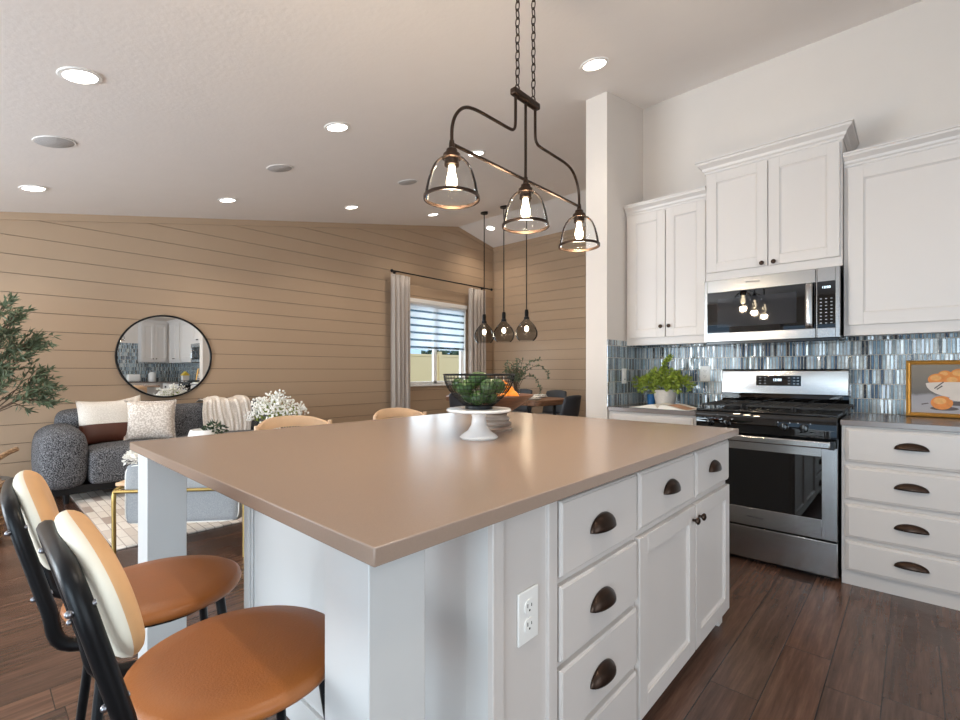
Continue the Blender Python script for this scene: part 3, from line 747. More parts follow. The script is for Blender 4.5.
b.rings([[bgp(.23, z0), bgp(.50, z0), bgp(.50, z1), bgp(.23, z1)], [bgp(.23, z0, .002), bgp(.50, z0, .002), bgp(.50, z1, .002), bgp(.23, z1, .002)]])
dp = b.build('display_panel', BLACKG, bg, smooth=False)
b = B()
for x in (.255, .285, .43, .46, .482):
    for z in (1.097, 1.117, 1.137):
        p = bgp(x, z, .0025); b.box(x-.006, x+.006, p[1]-.0004, p[1], z-.002, z+.002)
b.build('button_marking', KEYS, dp, smooth=False)
text_mesh('clock_digits', '12:00', .024, DISP, dp, (.36, BG-.0175, 1.122), (PI/2, 0, 0))

# ---- microwave ------------------------------------------------------------
mw = thing('microwave_oven', 'stainless steel over-the-range microwave under the wall cabinet', 'microwave', (3.535, 1.086, 0), -PI/2)
MW = .762; z0, z1 = 1.388, 1.812
B().box(0.002, MW-.002, .02, XR-3.535-.002, z0, z1-.002).build('body', BLACKE, mw, bevel=.003)
xd = .642
b = B(); wz0, wz1 = z0+.058, z1-.085; wx0, wx1 = .02, xd-.002
for q in ((.0, wx0, z0, z1), (wx0, xd, z0, wz0), (wx0, xd, wz1, z1)): b.box(q[0], q[1], -.02, .02, q[2], q[3])
d = b.build('door', STEEL, mw, bevel=.002)
B().box(wx0-.001, wx1, -.0195, .015, wz0-.001, wz1+.001).build('window', BLACKG, d, smooth=False)
MESHW = mat('oven_inner_window', (40, 42, 46), .03, spec=.7)
b = B(); b.box(.085, .545, -.0202, -.0192, wz0+.04, wz1-.045); b.build('window_screen', MESHW, d, smooth=False)
hz = [(xd-.03, -.022, wz0+.0), (xd-.03, -.05, wz0+.02), (xd-.03, -.056, (wz0+wz1)/2), (xd-.03, -.05, wz1-.02), (xd-.03, -.022, wz1)]
b = B(); pts = bez(hz, 6); b.rings([[(p.x-.019, p.y, p.z), (p.x-.0124, p.y-.009, p.z), (p.x+.012, p.y-.009, p.z), (p.x+.019, p.y, p.z), (p.x+.012, p.y+.004, p.z), (p.x-.0124, p.y+.004, p.z)] for p in pts])
b.build('handle', STEEL, d, sharp=1)
text_mesh('lettering', 'Whirlpool', .02, SLOT, d, (.30, -.0204, z1-.035), (PI/2, 0, 0))
b = B(); cx0, cx1 = xd+.009, MW-.022
for q in ((xd+.003, cx0, z0, z1), (cx1, MW, z0, z1), (cx0, cx1, z0, wz0-.0), (cx0, cx1, wz1+.0, z1)): b.box(q[0], q[1], -.02, .02, q[2], q[3])
cpn = b.build('control_frame', STEEL, mw, bevel=.002)
kp = B().box(cx0-.001, cx1+.001, -.0195, .015, wz0-.001, wz1+.001).build('keypad', BLACKG, cpn, smooth=False)
b = B()
for i in range(3):
    for j in range(8):
        x = cx0+.018+i*.026; z = wz0+.03+j*.021; b.box(x-.005, x+.005, -.0201, -.0196, z-.0025, z+.0025)
b.build('key_marking', KEYS, kp, smooth=False)
text_mesh('clock_digits', '12:00', .02, DISP, kp, ((cx0+cx1)/2, -.0198, wz1-.035), (PI/2, 0, 0))
B().box(.01, MW-.01, .0, .36, z0-.02, z0+.001).build('vent_grille', BLACKE, mw, bevel=.003)

# ================================================================ ISLAND PENDANT CHANDELIER
YC = 1.2; px_ = [1.159, 1.588, 2.017]; zb = 1.986
ch = thing('linear_chandelier', 'bronze three-light chandelier with clear glass bell shades hanging over the island', 'chandelier', (px_[1], YC, zb))
b = B(); b.tube([(-.43, 0, 0), (.43, 0, 0)], .0065, 8); b.build('crossbar', BRONZE, ch)
zt = .339
b = B(); b.box(-.088, .088, -.015, .015, zt-.014, zt+.014); b.build('top_bar', BRONZE, ch, bevel=.006)
b = B(); b.tube([(0, 0, 0), (0, 0, zt)], .006, 8); b.build('stem', BRONZE, ch)
for s_ in (-1, 1):
    b = B(); b.tube(bez([(s_*.068, 0, zt-.01), (s_*.068, 0, .25), (s_*.070, 0, .203), (s_*.080, 0, .184), (s_*.105, 0, .176), (s_*.2, 0, .174), (s_*.31, 0, .170), (s_*.37, 0, .152), (s_*.410, 0, .11), (s_*.428, 0, .06), (s_*.43, 0, 0)], 6), .0062, 12)
    b.build('arm', BRONZE, ch)
for s_ in (-1, 1):
    b = B(); x = s_*.055; z = zt+.014; b.tube([(x+.012*math.cos(a), 0, z+.01+.012*math.sin(a)) for a in [2*PI*k/10 for k in range(10)]], .003, 5, closed=True)
    z += .02; i = 0
    top = cz(px_[1]+x)-zb-.02
    while z < top:
        L, wd = .021, .0095
        pts = []
        for k in range(12):
            a = 2*PI*k/12; u = wd*math.cos(a); v = L*math.sin(a)
            pts.append((x+u, 0, z+L+v) if i % 2 == 0 else (x, u, z+L+v))
        b.tube(pts, .0026, 5, closed=True); z += 2*L-.008; i += 1
    b.build('chain', BRONZE, ch)
    B().cyl((x, 0, top), (x, 0, top+.03), .03, .03).build('ceiling_mount', BRONZE, ch)
R0 = .097
for i, x in enumerate((-.43, 0, .43)):
    b = B(); b.lathe([(.008, .012), (.010, .0), (.011, -.015), (.019, -.02), (.022, -.034), (.030, -.037), (.034, -.053), (.030, -.056), (.001, -.056)], (x, 0, 0), 20)
    b.lathe([(.026, -.056), (.026, -.077), (.001, -.08)], (x, 0, 0), 16)
    sk = b.build('socket', BRONZE, ch)
    b = B(); prof = [(.03, -.05), (.05, -.06), (.066, -.079), (.078, -.106), (.087, -.138), (.093, -.168), (R0-.001, -.191)]
    b.lathe(prof, (x, 0, 0), 32); b.build('shade', GLASSC, ch, sharp=2)
    b = B(); b.lathe([(R0-.003, -.197), (R0+.0025, -.197), (R0+.0025, -.186), (R0-.003, -.186), (R0-.003, -.197)], (x, 0, 0), 36); b.build('rim_band', BRONZE, ch, sharp=1)
    b = B(); b.lathe([(.011, -.077), (.012, -.096), (.019, -.126), (.020, -.138), (.015, -.155), (.001, -.162)], (x, 0, 0), 14)
    b.build('bulb', BULB, ch)
    l = bpy.data.lights.new('bulb_light', 'POINT'); l.energy = 7.2; l.color = (1, .8, .55); l.shadow_soft_size = .03
    lo = bpy.data.objects.new('bulb_light', l); COL.objects.link(lo); lo.location = (px_[i], YC, zb-.205)

# dining pendants
for i, (y, lab) in enumerate(((5.22, 'smoked glass globe pendant over the dining table, nearest the window'), (4.8, 'smoked glass globe pendant in the middle of the row over the dining table'), (4.35, 'smoked glass globe pendant over the dining table, nearest the white partition'))):
    x = 5.78; zt = cz(x); zg = 1.79
    if i == 0:
        p0 = t = thing('globe_pendant', lab, 'pendant lamp', (x, y, zg), 0, 'globe pendants over the dining table')
        B().cyl((0, 0, zt-zg-.03), (0, 0, zt-zg+.015), .06).build('canopy', BLACKM, t)
        B().tube([(0, 0, .2), (0, 0, zt-zg-.01)], .008, 6).build('rod', BLACKM, t)
        B().lathe([(.001, .33), (.025, .33), (.03, .3), (.03, .22), (.042, .215), (.042, .185), (.001, .185)], seg=16).build('socket', BLACKM, t)
        B().lathe([(.03, .215), (.036, .195), (.055, .165), (.10, .12), (.145, .06), (.168, -.005), (.168, -.06), (.148, -.11), (.118, -.14)], seg=28).build('globe_shade', GLASSS, t, sharp=2)
        B().ball((0, 0, .04), .032, sz=1.4).build('bulb', BULBD, t)
    else: dup(p0, (x, y, zg), 0, lab)
    l = bpy.data.lights.new('pendant_light', 'POINT'); l.energy = 4; l.color = (1, .82, .6); l.shadow_soft_size = .05
    lo = bpy.data.objects.new('pendant_light', l); COL.objects.link(lo); lo.location = (x, y, zg-.04)

# ================================================================ CEILING LIGHTS AND SPEAKERS
SL = math.atan(.2013)
def recessed(x, y, lab, first=None):
    sl = -SL if x < 6.29 else SL
    if x < -.7: sl = 0
    if first is None:
        t = thing('recessed_light', lab, 'ceiling light', (x, y, cz(x)), 0, 'recessed ceiling lights')
        B().lathe([(.072, -.002), (.074, -.008), (.092, -.006), (.095, -.0005)], seg=32).build('trim_ring', TRIMW, t)
        B().lathe([(.073, -.004), (.001, -.004)], seg=32).build('lens', LED, t)
    else: t = dup(first, (x, y, cz(x)), None, lab)
    t.rotation_euler = (0, sl, 0)
    l = bpy.data.lights.new('downlight', 'SPOT'); l.energy = 34 if x < 2.5 or y > 2 else 9; l.spot_size = math.radians(125); l.spot_blend = .8; l.color = (1, .89, .76); l.shadow_soft_size = .06
    lo = bpy.data.objects.new('downlight', l); COL.objects.link(lo); lo.location = (x, y, cz(x)-.03)
    return t
rl = recessed(.40, 3.20, 'round lit ceiling light, the large one at the upper left of the picture')
for x, y, lab in (
    (.38, 5.44, 'round lit ceiling light above the left end of the grey sofa'),
    (1.90, 5.44, 'round lit ceiling light near the shiplap wall above and right of the round mirror'),
    (1.89, 3.20, 'round lit ceiling light between the two left ceiling speakers and the chandelier'),
    (3.41, 5.42, 'small round lit ceiling light near the shiplap wall, left of the curtain rod'),
    (3.39, 3.17, 'round lit ceiling light partly behind the left arm of the chandelier'),
    (4.95, 5.55, 'small round lit ceiling light above the dining window'),
    (6.60, 5.80, 'round lit ceiling light on the far ceiling slope beside the corner'),
    (2.80, 1.55, 'round lit ceiling light beside the top of the white partition wall'),
    (6.2, 3.45, 'round lit ceiling light next to the partition behind the right chandelier shade'),
    (2.6, -.3, 'recessed kitchen ceiling light above the aisle by the drawers'),
    (.8, .2, 'recessed kitchen ceiling light above the aisle behind the photographer'),
    (.8, -1.6, 'recessed kitchen ceiling light nearest the rear wall'),
    (-1.6, 3.2, 'recessed ceiling light by the patio doors')):
    recessed(x, y, lab, rl)
sp = None
for x, y, lab in ((.40, 4.25, 'round flush ceiling speaker at the far left'), (1.93, 4.25, 'round flush ceiling speaker in the middle of the ceiling'), (3.38, 4.22, 'small round flush ceiling speaker left of the chandelier shades')):
    if sp is None:
        sp = t = thing('ceiling_speaker', lab, 'speaker', (x, y, cz(x)), 0, 'round ceiling speakers')
        B().lathe([(.001, -.006), (.10, -.006), (.104, -.004)], seg=32).build('grille', SPEAK, t)
        B().lathe([(.104, -.005), (.112, -.005), (.115, -.0005)], seg=32).build('rim', TRIMW, t)
    else: t = dup(sp, (x, y, cz(x)), None, lab)
    t.rotation_euler = (0, -SL, 0)

# ================================================================ STOOLS
def make_stool(label, loc, rz):
    t = thing('counter_stool', label, 'bar stool', loc, rz, 'leather counter stools')
    zs = .645; r = .19
    b = B(); b.lathe([(.001, -.028), (r*.8, -.028), (r*.97, -.02), (r, -.010), (r*.985, .0), (r*.93, .006), (r*.7, .010), (.001, .008)], (0, 0, zs-.008), 48, ry=1.0); b.build('seat', LEATHER, t, sharp=1.4)
    b = B(); b.tube([(.13*math.cos(a), .13*math.sin(a), zs-.045) for a in [2*PI*k/24 for k in range(24)]], .011, 8, closed=True); b.build('seat_ring', BLACKM, t)
    # back hoop: reclined, bent forward at its lower ends
    def hp(s_, y, h): # s along recline
        return (-.205-h*.26, y, zs+.03+h)
    pts = [(-.10, -.155, zs-.045), (-.19, -.155, zs-.02), hp(0, -.16, .03), hp(0, -.16, .12), hp(0, -.158, .19), hp(0, -.135, .235), hp(0, -.08, .252), hp(0, 0, .255), hp(0, .08, .252), hp(0, .135, .235), hp(0, .158, .19), hp(0, .16, .12), hp(0, .16, .03), (-.19, .155, zs-.02), (-.10, .155, zs-.045)]
    b = B(); b.tube(bez(pts, 5), .0135, 10, flat=1.0); b.build('back_frame', BLACKM, t)
    for y in (-.16, .16):
        for h in (.06, .2):
            p = Vector(hp(0, y, h)); b = B(); b.cyl(p+Vector((.014, 0, .003)), p+Vector((-.013, 0, -.003)), .004, seg=12); b.ball(p+Vector((-.0135, 0, -.004)), .0055, 10, 6)
            b.build('bolt', mat('bolt_steel', (150, 150, 155), .3, metal=1), t)
    # back pad : curved oval
    n, m_ = 28, 10; c = B(); 
    def pad(u, v, side):
        a = 2*PI*u; rr = v
        ex = .18; ey = .112
        k = 1+.0*math.cos(2*a)
        yy = ex*rr*math.copysign(abs(math.cos(a))**.8, math.cos(a)); hh = ey*rr*math.copysign(abs(math.sin(a))**.85, math.sin(a))
        thk = .027*max(0, 1-rr**6)**.4
        bow = .010*(yy/ex)**2
        x = -.176-(.185+hh)*.26+bow+ (thk if side else -thk*.85)
        if not side: x += .006*math.sin(yy*38)*(1-rr)
        return (x, yy, zs+.03+.178+hh)
    for side in (0, 1):
        c.mi = 0 if side == 0 else 1
        rows = [[c.bm.verts.new(pad(k/n, j/m_, side)) for k in range(n)] for j in range(1, m_+1)]
        ctr = c.bm.verts.new(pad(0, 0, side))
        for k in range(n): c.face([ctr, rows[0][k], rows[0][(k+1) % n]])
        for a, d_ in zip(rows, rows[1:]):
            for k in range(n): c.face([a[k], a[(k+1) % n], d_[(k+1) % n], d_[k]])
        if side == 0: edge0 = rows[-1]
        else:
            for k in range(n): c.face([edge0[k], edge0[(k+1) % n], rows[-1][(k+1) % n], rows[-1][k]])
    bmesh.ops.remove_doubles(c.bm, verts=c.bm.verts, dist=.0004)
    c.build('back_pad', [CREAM, TANP], t, sharp=2, sub=1)
    for sx, sy in ((1, 1), (1, -1), (-1, 1), (-1, -1)):
        b = B(); b.tube([(sx*.115, sy*.10, zs-.04), (sx*.175, sy*.17, .012)], [.0115, .0095], 10); b.cyl((sx*.175, sy*.17, 0), (sx*.175, sy*.17, .014), .012)
        b.build('leg', BLACKM, t)
    b = B(); z = .22; k = .16-.0; q = [(sx*(.115+.06*(zs-.04-z)/(zs-.052)), sy*(.10+.07*(zs-.04-z)/(zs-.052)), z) for sx, sy in ((1, 1), (1, -1), (-1, -1), (-1, 1))]
    b.tube(q, .0075, 8, closed=True); b.build('footrest', BLACKM, t)
    return t
s1 = make_stool('caramel leather counter stool with black hoop back, nearest the camera', (.36, .962, 0), 0)
dup(s1, (.335, 1.43, 0), math.radians(-4), 'caramel leather counter stool with black hoop back, the farther one by the left island leg')

# ================================================================ CANE CHAIRS BEHIND ISLAND
def make_cane(label, loc):
    t = thing('cane_back_stool', label, 'chair', loc, PI, 'oak cane-back stools behind the island')
    # local front = -Y.. backrest at +y
    b = rounded(-.22, .22, -.2, .2, .56, .62, .025); b.build('seat', WHITEF, t)
    # arched curved back rail with a row of cane holes
    b = B(); n = 24; top = []
    def arc(u, off=0): a = u*1.05; return ((.235+off)*math.sin(a), .235*math.cos(a)-.02+off*math.cos(a)*.6)
    def zt(u): return .932-.055*abs(u)**2.6
    rings = []
    for i in range(n+1):
        u = -1+2*i/n; x, y = arc(u); x2, y2 = arc(u, .022)
        rings.append([(x, y, zt(u)-.062), (x2, y2, zt(u)-.062), (x2, y2, zt(u)-.006), ((x+x2)/2, (y+y2)/2, zt(u)), (x, y, zt(u)-.006)])
    b.rings(rings); b.build('top_rail', CANE, t, sharp=.9)
    b = B()
    for i in range(29):
        u = -.85+1.7*i/28; x, y = arc(u, .009); b.box(x-.0015, x+.0015, y-.0015, y+.0015, .66, zt(u)-.055)
    for j in range(9):
        z = .67+j*.024; b.tube([(arc(-.92+1.84*i/16, .009)[0], arc(-.92+1.84*i/16, .009)[1], z) for i in range(17)], .0016, 4)
    b.build('cane_panel', CANE, t, smooth=False)
    b = B(); b.tube([(arc(-1+2*i/16, .011)[0], arc(-1+2*i/16, .011)[1], .655) for i in range(17)], .012, 8); b.build('lower_rail', CANE, t)
    for s_ in (-1, 1):
        x, y = arc(s_*.97, .01); b = B(); b.tube([(x, y, .90), (x, y, .60), (x*.98, y+.03, 0)], [.013, .016, .012], 8); b.build('leg', CANE, t)
        b = B(); b.tube([(s_*.19, -.17, .58), (s_*.2, -.19, 0)], [.016, .012], 8); b.build('leg', CANE, t)
    b = B(); b.tube([(-.2, -.18, .22), (.2, -.18, .22)], .01, 8); b.build('footrest', CANE, t)
    return t
c1 = make_cane('light oak cane-back stool behind the island, left one under the white flowers', (1.225, 2.40, 0))
c1.rotation_euler = (0, 0, 0)
dup(c1, (1.97, 2.42, 0), 0, 'light oak cane-back stool behind the island, right one below the curtain')

# ================================================================ COUNTER ITEMS
cs = (1.40, 1.293)
CZ = .914
# centre position along the pixel column 480
t = thing('cake_stand', 'white pedestal cake stand on the island holding the black wire bowl', 'cake stand', (cs[0], cs[1], CZ))
B().lathe([(.001, 0), (.074, 0), (.078, .006), (.07, .014), (.045, .032), (.031, .055), (.028, .085), (.034, .108), (.001, .108)], seg=40).build('pedestal', CERAM, t, sharp=.9)
B().lathe([(.001, .104), (.115, .106), (.128, .109), (.131, .114), (.128, .120), (.12, .1185), (.001, .1185)], seg=48).build('plate', CERAM, t, sharp=.8)
zb_ = CZ+.1185
wb_ = thing('wire_fruit_bowl', 'round black wire bowl of avocados standing on the white cake stand', 'bowl', (cs[0], cs[1], zb_))
def bowl_r(f): return .058+.086*math.sin(f*PI/2)**.9 if f > 0 else .058
def bowl_pt(a, f): r = .055+(.142-.055)*(1-(1-f)**2.0); return (r*math.cos(a), r*math.sin(a), .012+f*.126)
b = B()
for k in range(48):
    a = 2*PI*k/48; b.tube([bowl_pt(a, f/8) for f in range(9)], .0012, 4)
b.build('upright_wires', BLACKM, wb_, kind='stuff')
b = B()
for j in range(0, 9):
    b.tube([bowl_pt(2*PI*k/40, j/9) for k in range(40)], .0012, 4, closed=True)
b.build('hoop_wires', BLACKM, wb_, kind='stuff')
b = B(); b.tube([bowl_pt(2*PI*k/48, 1.0) for k in range(48)], .0035, 8, closed=True); b.build('rim', BLACKM, wb_)
b = B(); b.lathe([(.05, 0), (.056, 0), (.056, .014), (.05, .014), (.05, 0)], seg=32); b.lathe([(.001, .012), (.052, .012), (.052, .015), (.001, .015)], seg=24); b.build('foot_ring', BLACKM, wb_)
av = None
for i, (x, y, z, rx, rz_) in enumerate(((-.035, -.03, .045, 1.3, .3), (.035, -.03, .045, 1.4, 2.2), (0, .04, .045, 1.5, 4), (-.07, .01, .085, 1.2, 1), (-.03, -.072, .088, 1.3, 2.7), (.045, -.062, .09, 1.1, 5), (.082, .012, .092, 1.2, 3.4), (.015, .07, .09, 1.4, .8), (-.02, -.005, .118, 1.2, .9), (-.055, .06, .095, 1.3, 5.5))):
    lab = 'dark green avocado piled in the black wire bowl'
    if av is None:
        av = o = B().lathe([(.0008, -.036), (.012, -.034), (.025, -.022), (.030, -.004), (.027, .014), (.018, .032), (.009, .043), (.0008, .047)], seg=16).build('avocado', AVO, sharp=2)
        tag(o, lab, 'avocado', 'avocados in the wire bowl')
    else:
        o = av.copy(); COL.objects.link(o)
    o.location = (cs[0]+x, cs[1]+y, zb_+z+.002); o.rotation_euler = (rx, 0, rz_)
wc = (1.652, 1.418)
t = thing('pedestal_bowl', 'carved wooden pedestal bowl with whitewashed beaded foot behind the cake stand', 'bowl', (wc[0], wc[1], CZ))
B().lathe([(.001, 0), (.072, 0), (.077, .008), (.068, .016), (.058, .018), (.070, .028), (.066, .038), (.054, .04), (.066, .052), (.058, .062), (.046, .066), (.054, .074), (.001, .074)], seg=32).build('beaded_foot', WASH, t, sharp=.9)
B().lathe([(.001, .072), (.045, .074), (.07, .085), (.11, .112), (.15, .142), (.172, .158), (.172, .163), (.163, .162), (.12, .128), (.08, .1), (.001, .092)], seg=40).build('basin', WOODB, t, sharp=.7)
og = None
for (x, y, z) in ((-.04, -.05, .142), (.05, -.045, .142), (.01, .055, .142), (.025, -.01, .186), (.085, .01, .165)):
    if og is None:
        og = o = B().ball((0, 0, 0), .041, 18, 12, sz=.96).build('orange', ORANGE, sharp=2); tag(o, 'bright orange in the wooden pedestal bowl', 'orange', 'oranges in the pedestal bowl')
    else: o = og.copy(); COL.objects.link(o)
    o.location = (wc[0]+x, wc[1]+y, CZ+z+.004)

# left stove counter: potted plant, blue cup, open book
def bushy(b, c, r, n, L, w, zlo=-.3):
    for i in range(n):
        d = Vector((random.gauss(0, 1), random.gauss(0, 1), random.gauss(.1, .7))).normalized()
        if d.z < zlo: d.z = -d.z
        k = random.random()**.4*r
        p = Vector(c)+Vector((d.x*k, d.y*k, d.z*k*.75))
        b.leaf(p, d+Vector((random.gauss(0, .5), random.gauss(0, .5), random.gauss(0, .4))), L*random.uniform(.6, 1.3), w*random.uniform(.7, 1.2))
t = thing('potted_plant', 'leafy lime-green plant in a speckled white pot on the counter left of the stove', 'plant', (3.66, 1.42, CZ))
B().lathe([(.001, 0), (.062, 0), (.078, .07), (.086, .125), (.08, .125), (.074, .11), (.001, .11)], seg=32).build('pot', SPECK, t, sharp=.7)
B().lathe([(.078, .108), (.001, .112)], seg=20).build('soil', SOIL, t)
b = B()
bushy(b, (0, .0, .2), .13, 300, .034, .02, -.5); bushy(b, (.0, -.12, .17), .09, 130, .032, .018, -.6); bushy(b, (0, .15, .16), .1, 150, .032, .018, -.6)
for i in range(26):
    a = random.uniform(0, 2*PI); pts = bez([(0, 0, .11), (.05*math.cos(a), .05*math.sin(a), .2), (.13*math.cos(a), .15*math.sin(a), .22), (.17*math.cos(a), .2*math.sin(a), .16+random.uniform(-.06, .05))], 5)
    if i > 22: pts = bez([(0, 0, .11), (.0, .01, .25), (-.01, -.0, .32), (-.01, -.05, .385)], 6)
    for p in pts[3:]:
        for k in range(3): b.leaf(p, (random.gauss(0, 1), random.gauss(0, 1), random.gauss(.2, .6)), .03, .02)
b.build('foliage', LEAFY, t)
t = thing('blue_cup', 'small glossy blue cup on the counter beside the white plant pot', 'cup', (3.70, 1.545, CZ))
B().lathe([(.001, 0), (.026, 0), (.03, .03), (.03, .085), (.026, .085), (.026, .006), (.001, .006)], seg=24).build('cup_body', BLUEG, t, sharp=.8)
t = thing('open_book', 'open cookbook lying on the counter left of the stove', 'book', (3.43, 1.32, CZ+.001), -PI/2-.12)
B().box(-.225, .225, -.13, .13, 0, .003).build('cover', mat('book_cover', (150, 150, 150), .5), t, bevel=.001)
for s_ in (-1, 1):
    b = B(); n = 12; top = []
    for i in range(n+1):
        u = i/n; z = .004+.03*math.sin(PI*min(1, u*1.15)**.55)*(1-u*.55)
        top.append((s_*u*.22, z))
    poly = [(0, .003)]+top+[(s_*.22, .003)]
    b.prism(poly, -.125, .125); b.build('page_block', PAGE, t, sharp=.9)
PH = mat('page_photo', (196, 150, 120), .7, nscale=30, namt=.4)
b = B(); b.box(.05, .2, -.10, -.0, 0, .0006)
for i in range(7): pass
o = B(); n = 8; r_ = []
for i in range(n+1):
    u = .25+.65*i/n; z = .0052+.03*math.sin(PI*min(1, u*1.15)**.55)*(1-u*.55); r_.append([(u*.22, -.1, z), (u*.22, .05, z)])
b.bm.free(); o.rings(r_, closed=False, cap=False); o.build('printed_photo', PH, t)
# framed fruit painting leaning at right
fp = thing('framed_painting', 'gold-framed oil painting of oranges in a white bowl leaning on the tile', 'painting', (XR-.09, .036, CZ), -PI/2)
fp.rotation_euler = (math.radians(-9), 0, -PI/2)
FW, FH = .42, .335; fr = .024
b = B()
prof = [(0, .0), (0, -.022), (.006, -.026), (.012, -.02), (.017, -.022), (fr, -.012), (fr, 0)]
R = [[(ins, y, ins), (FW-ins, y, ins), (FW-ins, y, FH-ins), (ins, y, FH-ins)] for ins, y in prof]
b.rings(R, cap=False); b.build('frame', GOLD, fp, sharp=.5)
CNV = bpy.data.materials.new('painted_canvas'); CNV.use_nodes = True; nt = CNV.node_tree; p = nt.nodes['Principled BSDF']
tc = N(nt, 'ShaderNodeTexCoord'); sx = N(nt, 'ShaderNodeSeparateXYZ'); nt.links.new(tc.outputs['Object'], sx.inputs[0])
nn = N(nt, 'ShaderNodeTexNoise'); nn.inputs['Scale'].default_value = 14; nn.inputs['Detail'].default_value = 4; nt.links.new(tc.outputs['Object'], nn.inputs['Vector'])
f_ = M(nt, 'ADD', M(nt, 'DIVIDE', sx.outputs['Z'], FH), M(nt, 'MULTIPLY', M(nt, 'SUBTRACT', nn.outputs['Fac'], .5), .25))
nt.links.new(ramp(nt, f_, [(0, (176, 170, 172)), (.36, (160, 156, 160)), (.42, (104, 98, 94)), (.7, (128, 118, 106)), (1, (142, 132, 118))]), p.inputs['Base Color']); p.inputs['Roughness'].default_value = .45
B().box(fr-.004, FW-fr+.004, -.010, -.002, fr-.004, FH-fr+.004).build('canvas', CNV, fp, smooth=False)
PO1 = mat('painted_orange', (232, 140, 62), .5, nscale=40, namt=.3); PO2 = mat('painted_bowl', (222, 208, 196), .5, nscale=20, namt=.12); PO3 = mat('painted_shadow', (92, 80, 78), .5, nscale=20, namt=.2)
def blob(b, cx, cz_, rx, rz_, y, half=False, n=24):
    vs = [b.bm.verts.new((cx+rx*math.cos(2*PI*k/n), y, cz_+rz_*(math.sin(2*PI*k/n) if not (half and math.sin(2*PI*k/n) > 0) else .12*math.sin(2*PI*k/n)))) for k in range(n)]
    b.face(vs)
b = B(); blob(b, .24, .083, .10, .013, -.0103); b.build('painted_shadow', PO3, fp, smooth=False)
b = B(); blob(b, .165, .052, .06, .012, -.0103); b.build('painted_shadow', PO3, fp, smooth=False)
PO4 = mat('painted_light_orange', (244, 170, 98), .5, nscale=60, namt=.3)
for k, (x, z, r) in enumerate(((.17, .250, .027), (.232, .250, .038), (.138, .222, .037), (.29, .232, .036), (.205, .212, .036), (.155, .085, .042))):
    y = -.0104-.0003*k
    b = B(); blob(b, x, z, r*1.12, r*.95, y); o = b.build('painted_orange', PO1, fp, smooth=False)
    b = B(); blob(b, x-r*.2, z+r*.25, r*.65, r*.45, y-.0001); b.build('painted_highlight', PO4, fp, smooth=False)
b = B(); blob(b, .225, .198, .138, .082, -.0122, True); b.build('painted_bowl', PO2, fp, smooth=False)
b = B(); blob(b, .235, .112, .05, .016, -.0121); b.build('painted_bowl_foot', PO2, fp, smooth=False)
b = B()
for p0, p1 in (((.125, .165), (.165, .205)), ((.135, .16), (.16, .182)), ((.285, .12), (.31, .14)), ((.07, .07), (.1, .078))): b.rings([[(p0[0], -.0129, p0[1]), (p1[0], -.0129, p1[1]), (p1[0]-.004, -.0129, p1[1]+.005), (p0[0]-.002, -.0129, p0[1]+.006)], [(p0[0], -.0124, p0[1]), (p1[0], -.0124, p1[1]), (p1[0]-.004, -.0124, p1[1]+.005), (p0[0]-.002, -.0124, p0[1]+.006)]])
b.build('painted_stems', PO3, fp, smooth=False)

# mirror-only kitchen items
t = thing('canister', 'white ceramic canister on the return counter, seen in the mirror', 'canister', (3.25, YRT+.3, CZ))
B().lathe([(.001, 0), (.08, 0), (.085, .02), (.085, .2), (.06, .23), (.001, .23)], seg=24).build('jar', CERAM, t, sharp=.8); B().lathe([(.001, .255), (.02, .25), (.062, .235), (.064, .228), (.001, .228)], seg=20).build('lid', CERAM, t)
t = thing('toaster', 'white two-slot toaster on the return counter, seen in the mirror', 'toaster', (2.85, YRT+.3, CZ))
rounded(-.14, .14, -.09, .09, .005, .19, .035).build('body', CERAM, t); B().box(-.1, .1, -.03, -.01, .18, .191).box(-.1, .1, .01, .03, .18, .191).build('slot', SLOT, t, smooth=False); B().box(.14, .155, -.015, .015, .1, .12).build('lever', BLACKE, t, bevel=.002)
t = thing('house_lantern', 'white lantern with a yellow roof on the counter past the painting, seen in the mirror', 'lantern', (3.66, -.62, CZ))
B().box(-.07, .07, -.07, .07, 0, .16).build('body', CERAM, t, bevel=.004); B().prism([(-.09, .16), (.09, .16), (0, .26)], -.09, .09).build('roof', mat('yellow_paint', (228, 196, 70), .5), t, bevel=.003)

# ================================================================ LIVING ROOM
t = thing('round_mirror', 'large round mirror with thin black frame on the shiplap wall above the sofa', 'mirror', (1.556, YM, 1.352))
R1 = .475
b = B(); b.rings([[(r*math.cos(a), y, r*math.sin(a)) for a in [2*PI*k/96 for k in range(96)]] for r, y in ((R1, -.002), (R1, -.03), (R1-.018, -.03), (R1-.02, -.018))], cap=False); b.build('frame', BLACKM, t, sharp=.5)
b = B(); vs = [b.bm.verts.new(((R1-.016)*math.cos(2*PI*k/96), -.019, (R1-.016)*math.sin(2*PI*k/96))) for k in range(96)]; b.face(vs); b.build('mirror_glass', MIRR, t, smooth=False)
o = B().box(.66, 3.5, 3.87, 5.93, 0.001, .012).build('area_rug', RUG, bevel=.003); tag(o, 'cream and taupe block-patterned rug on the dark floor by the sofa', 'rug')

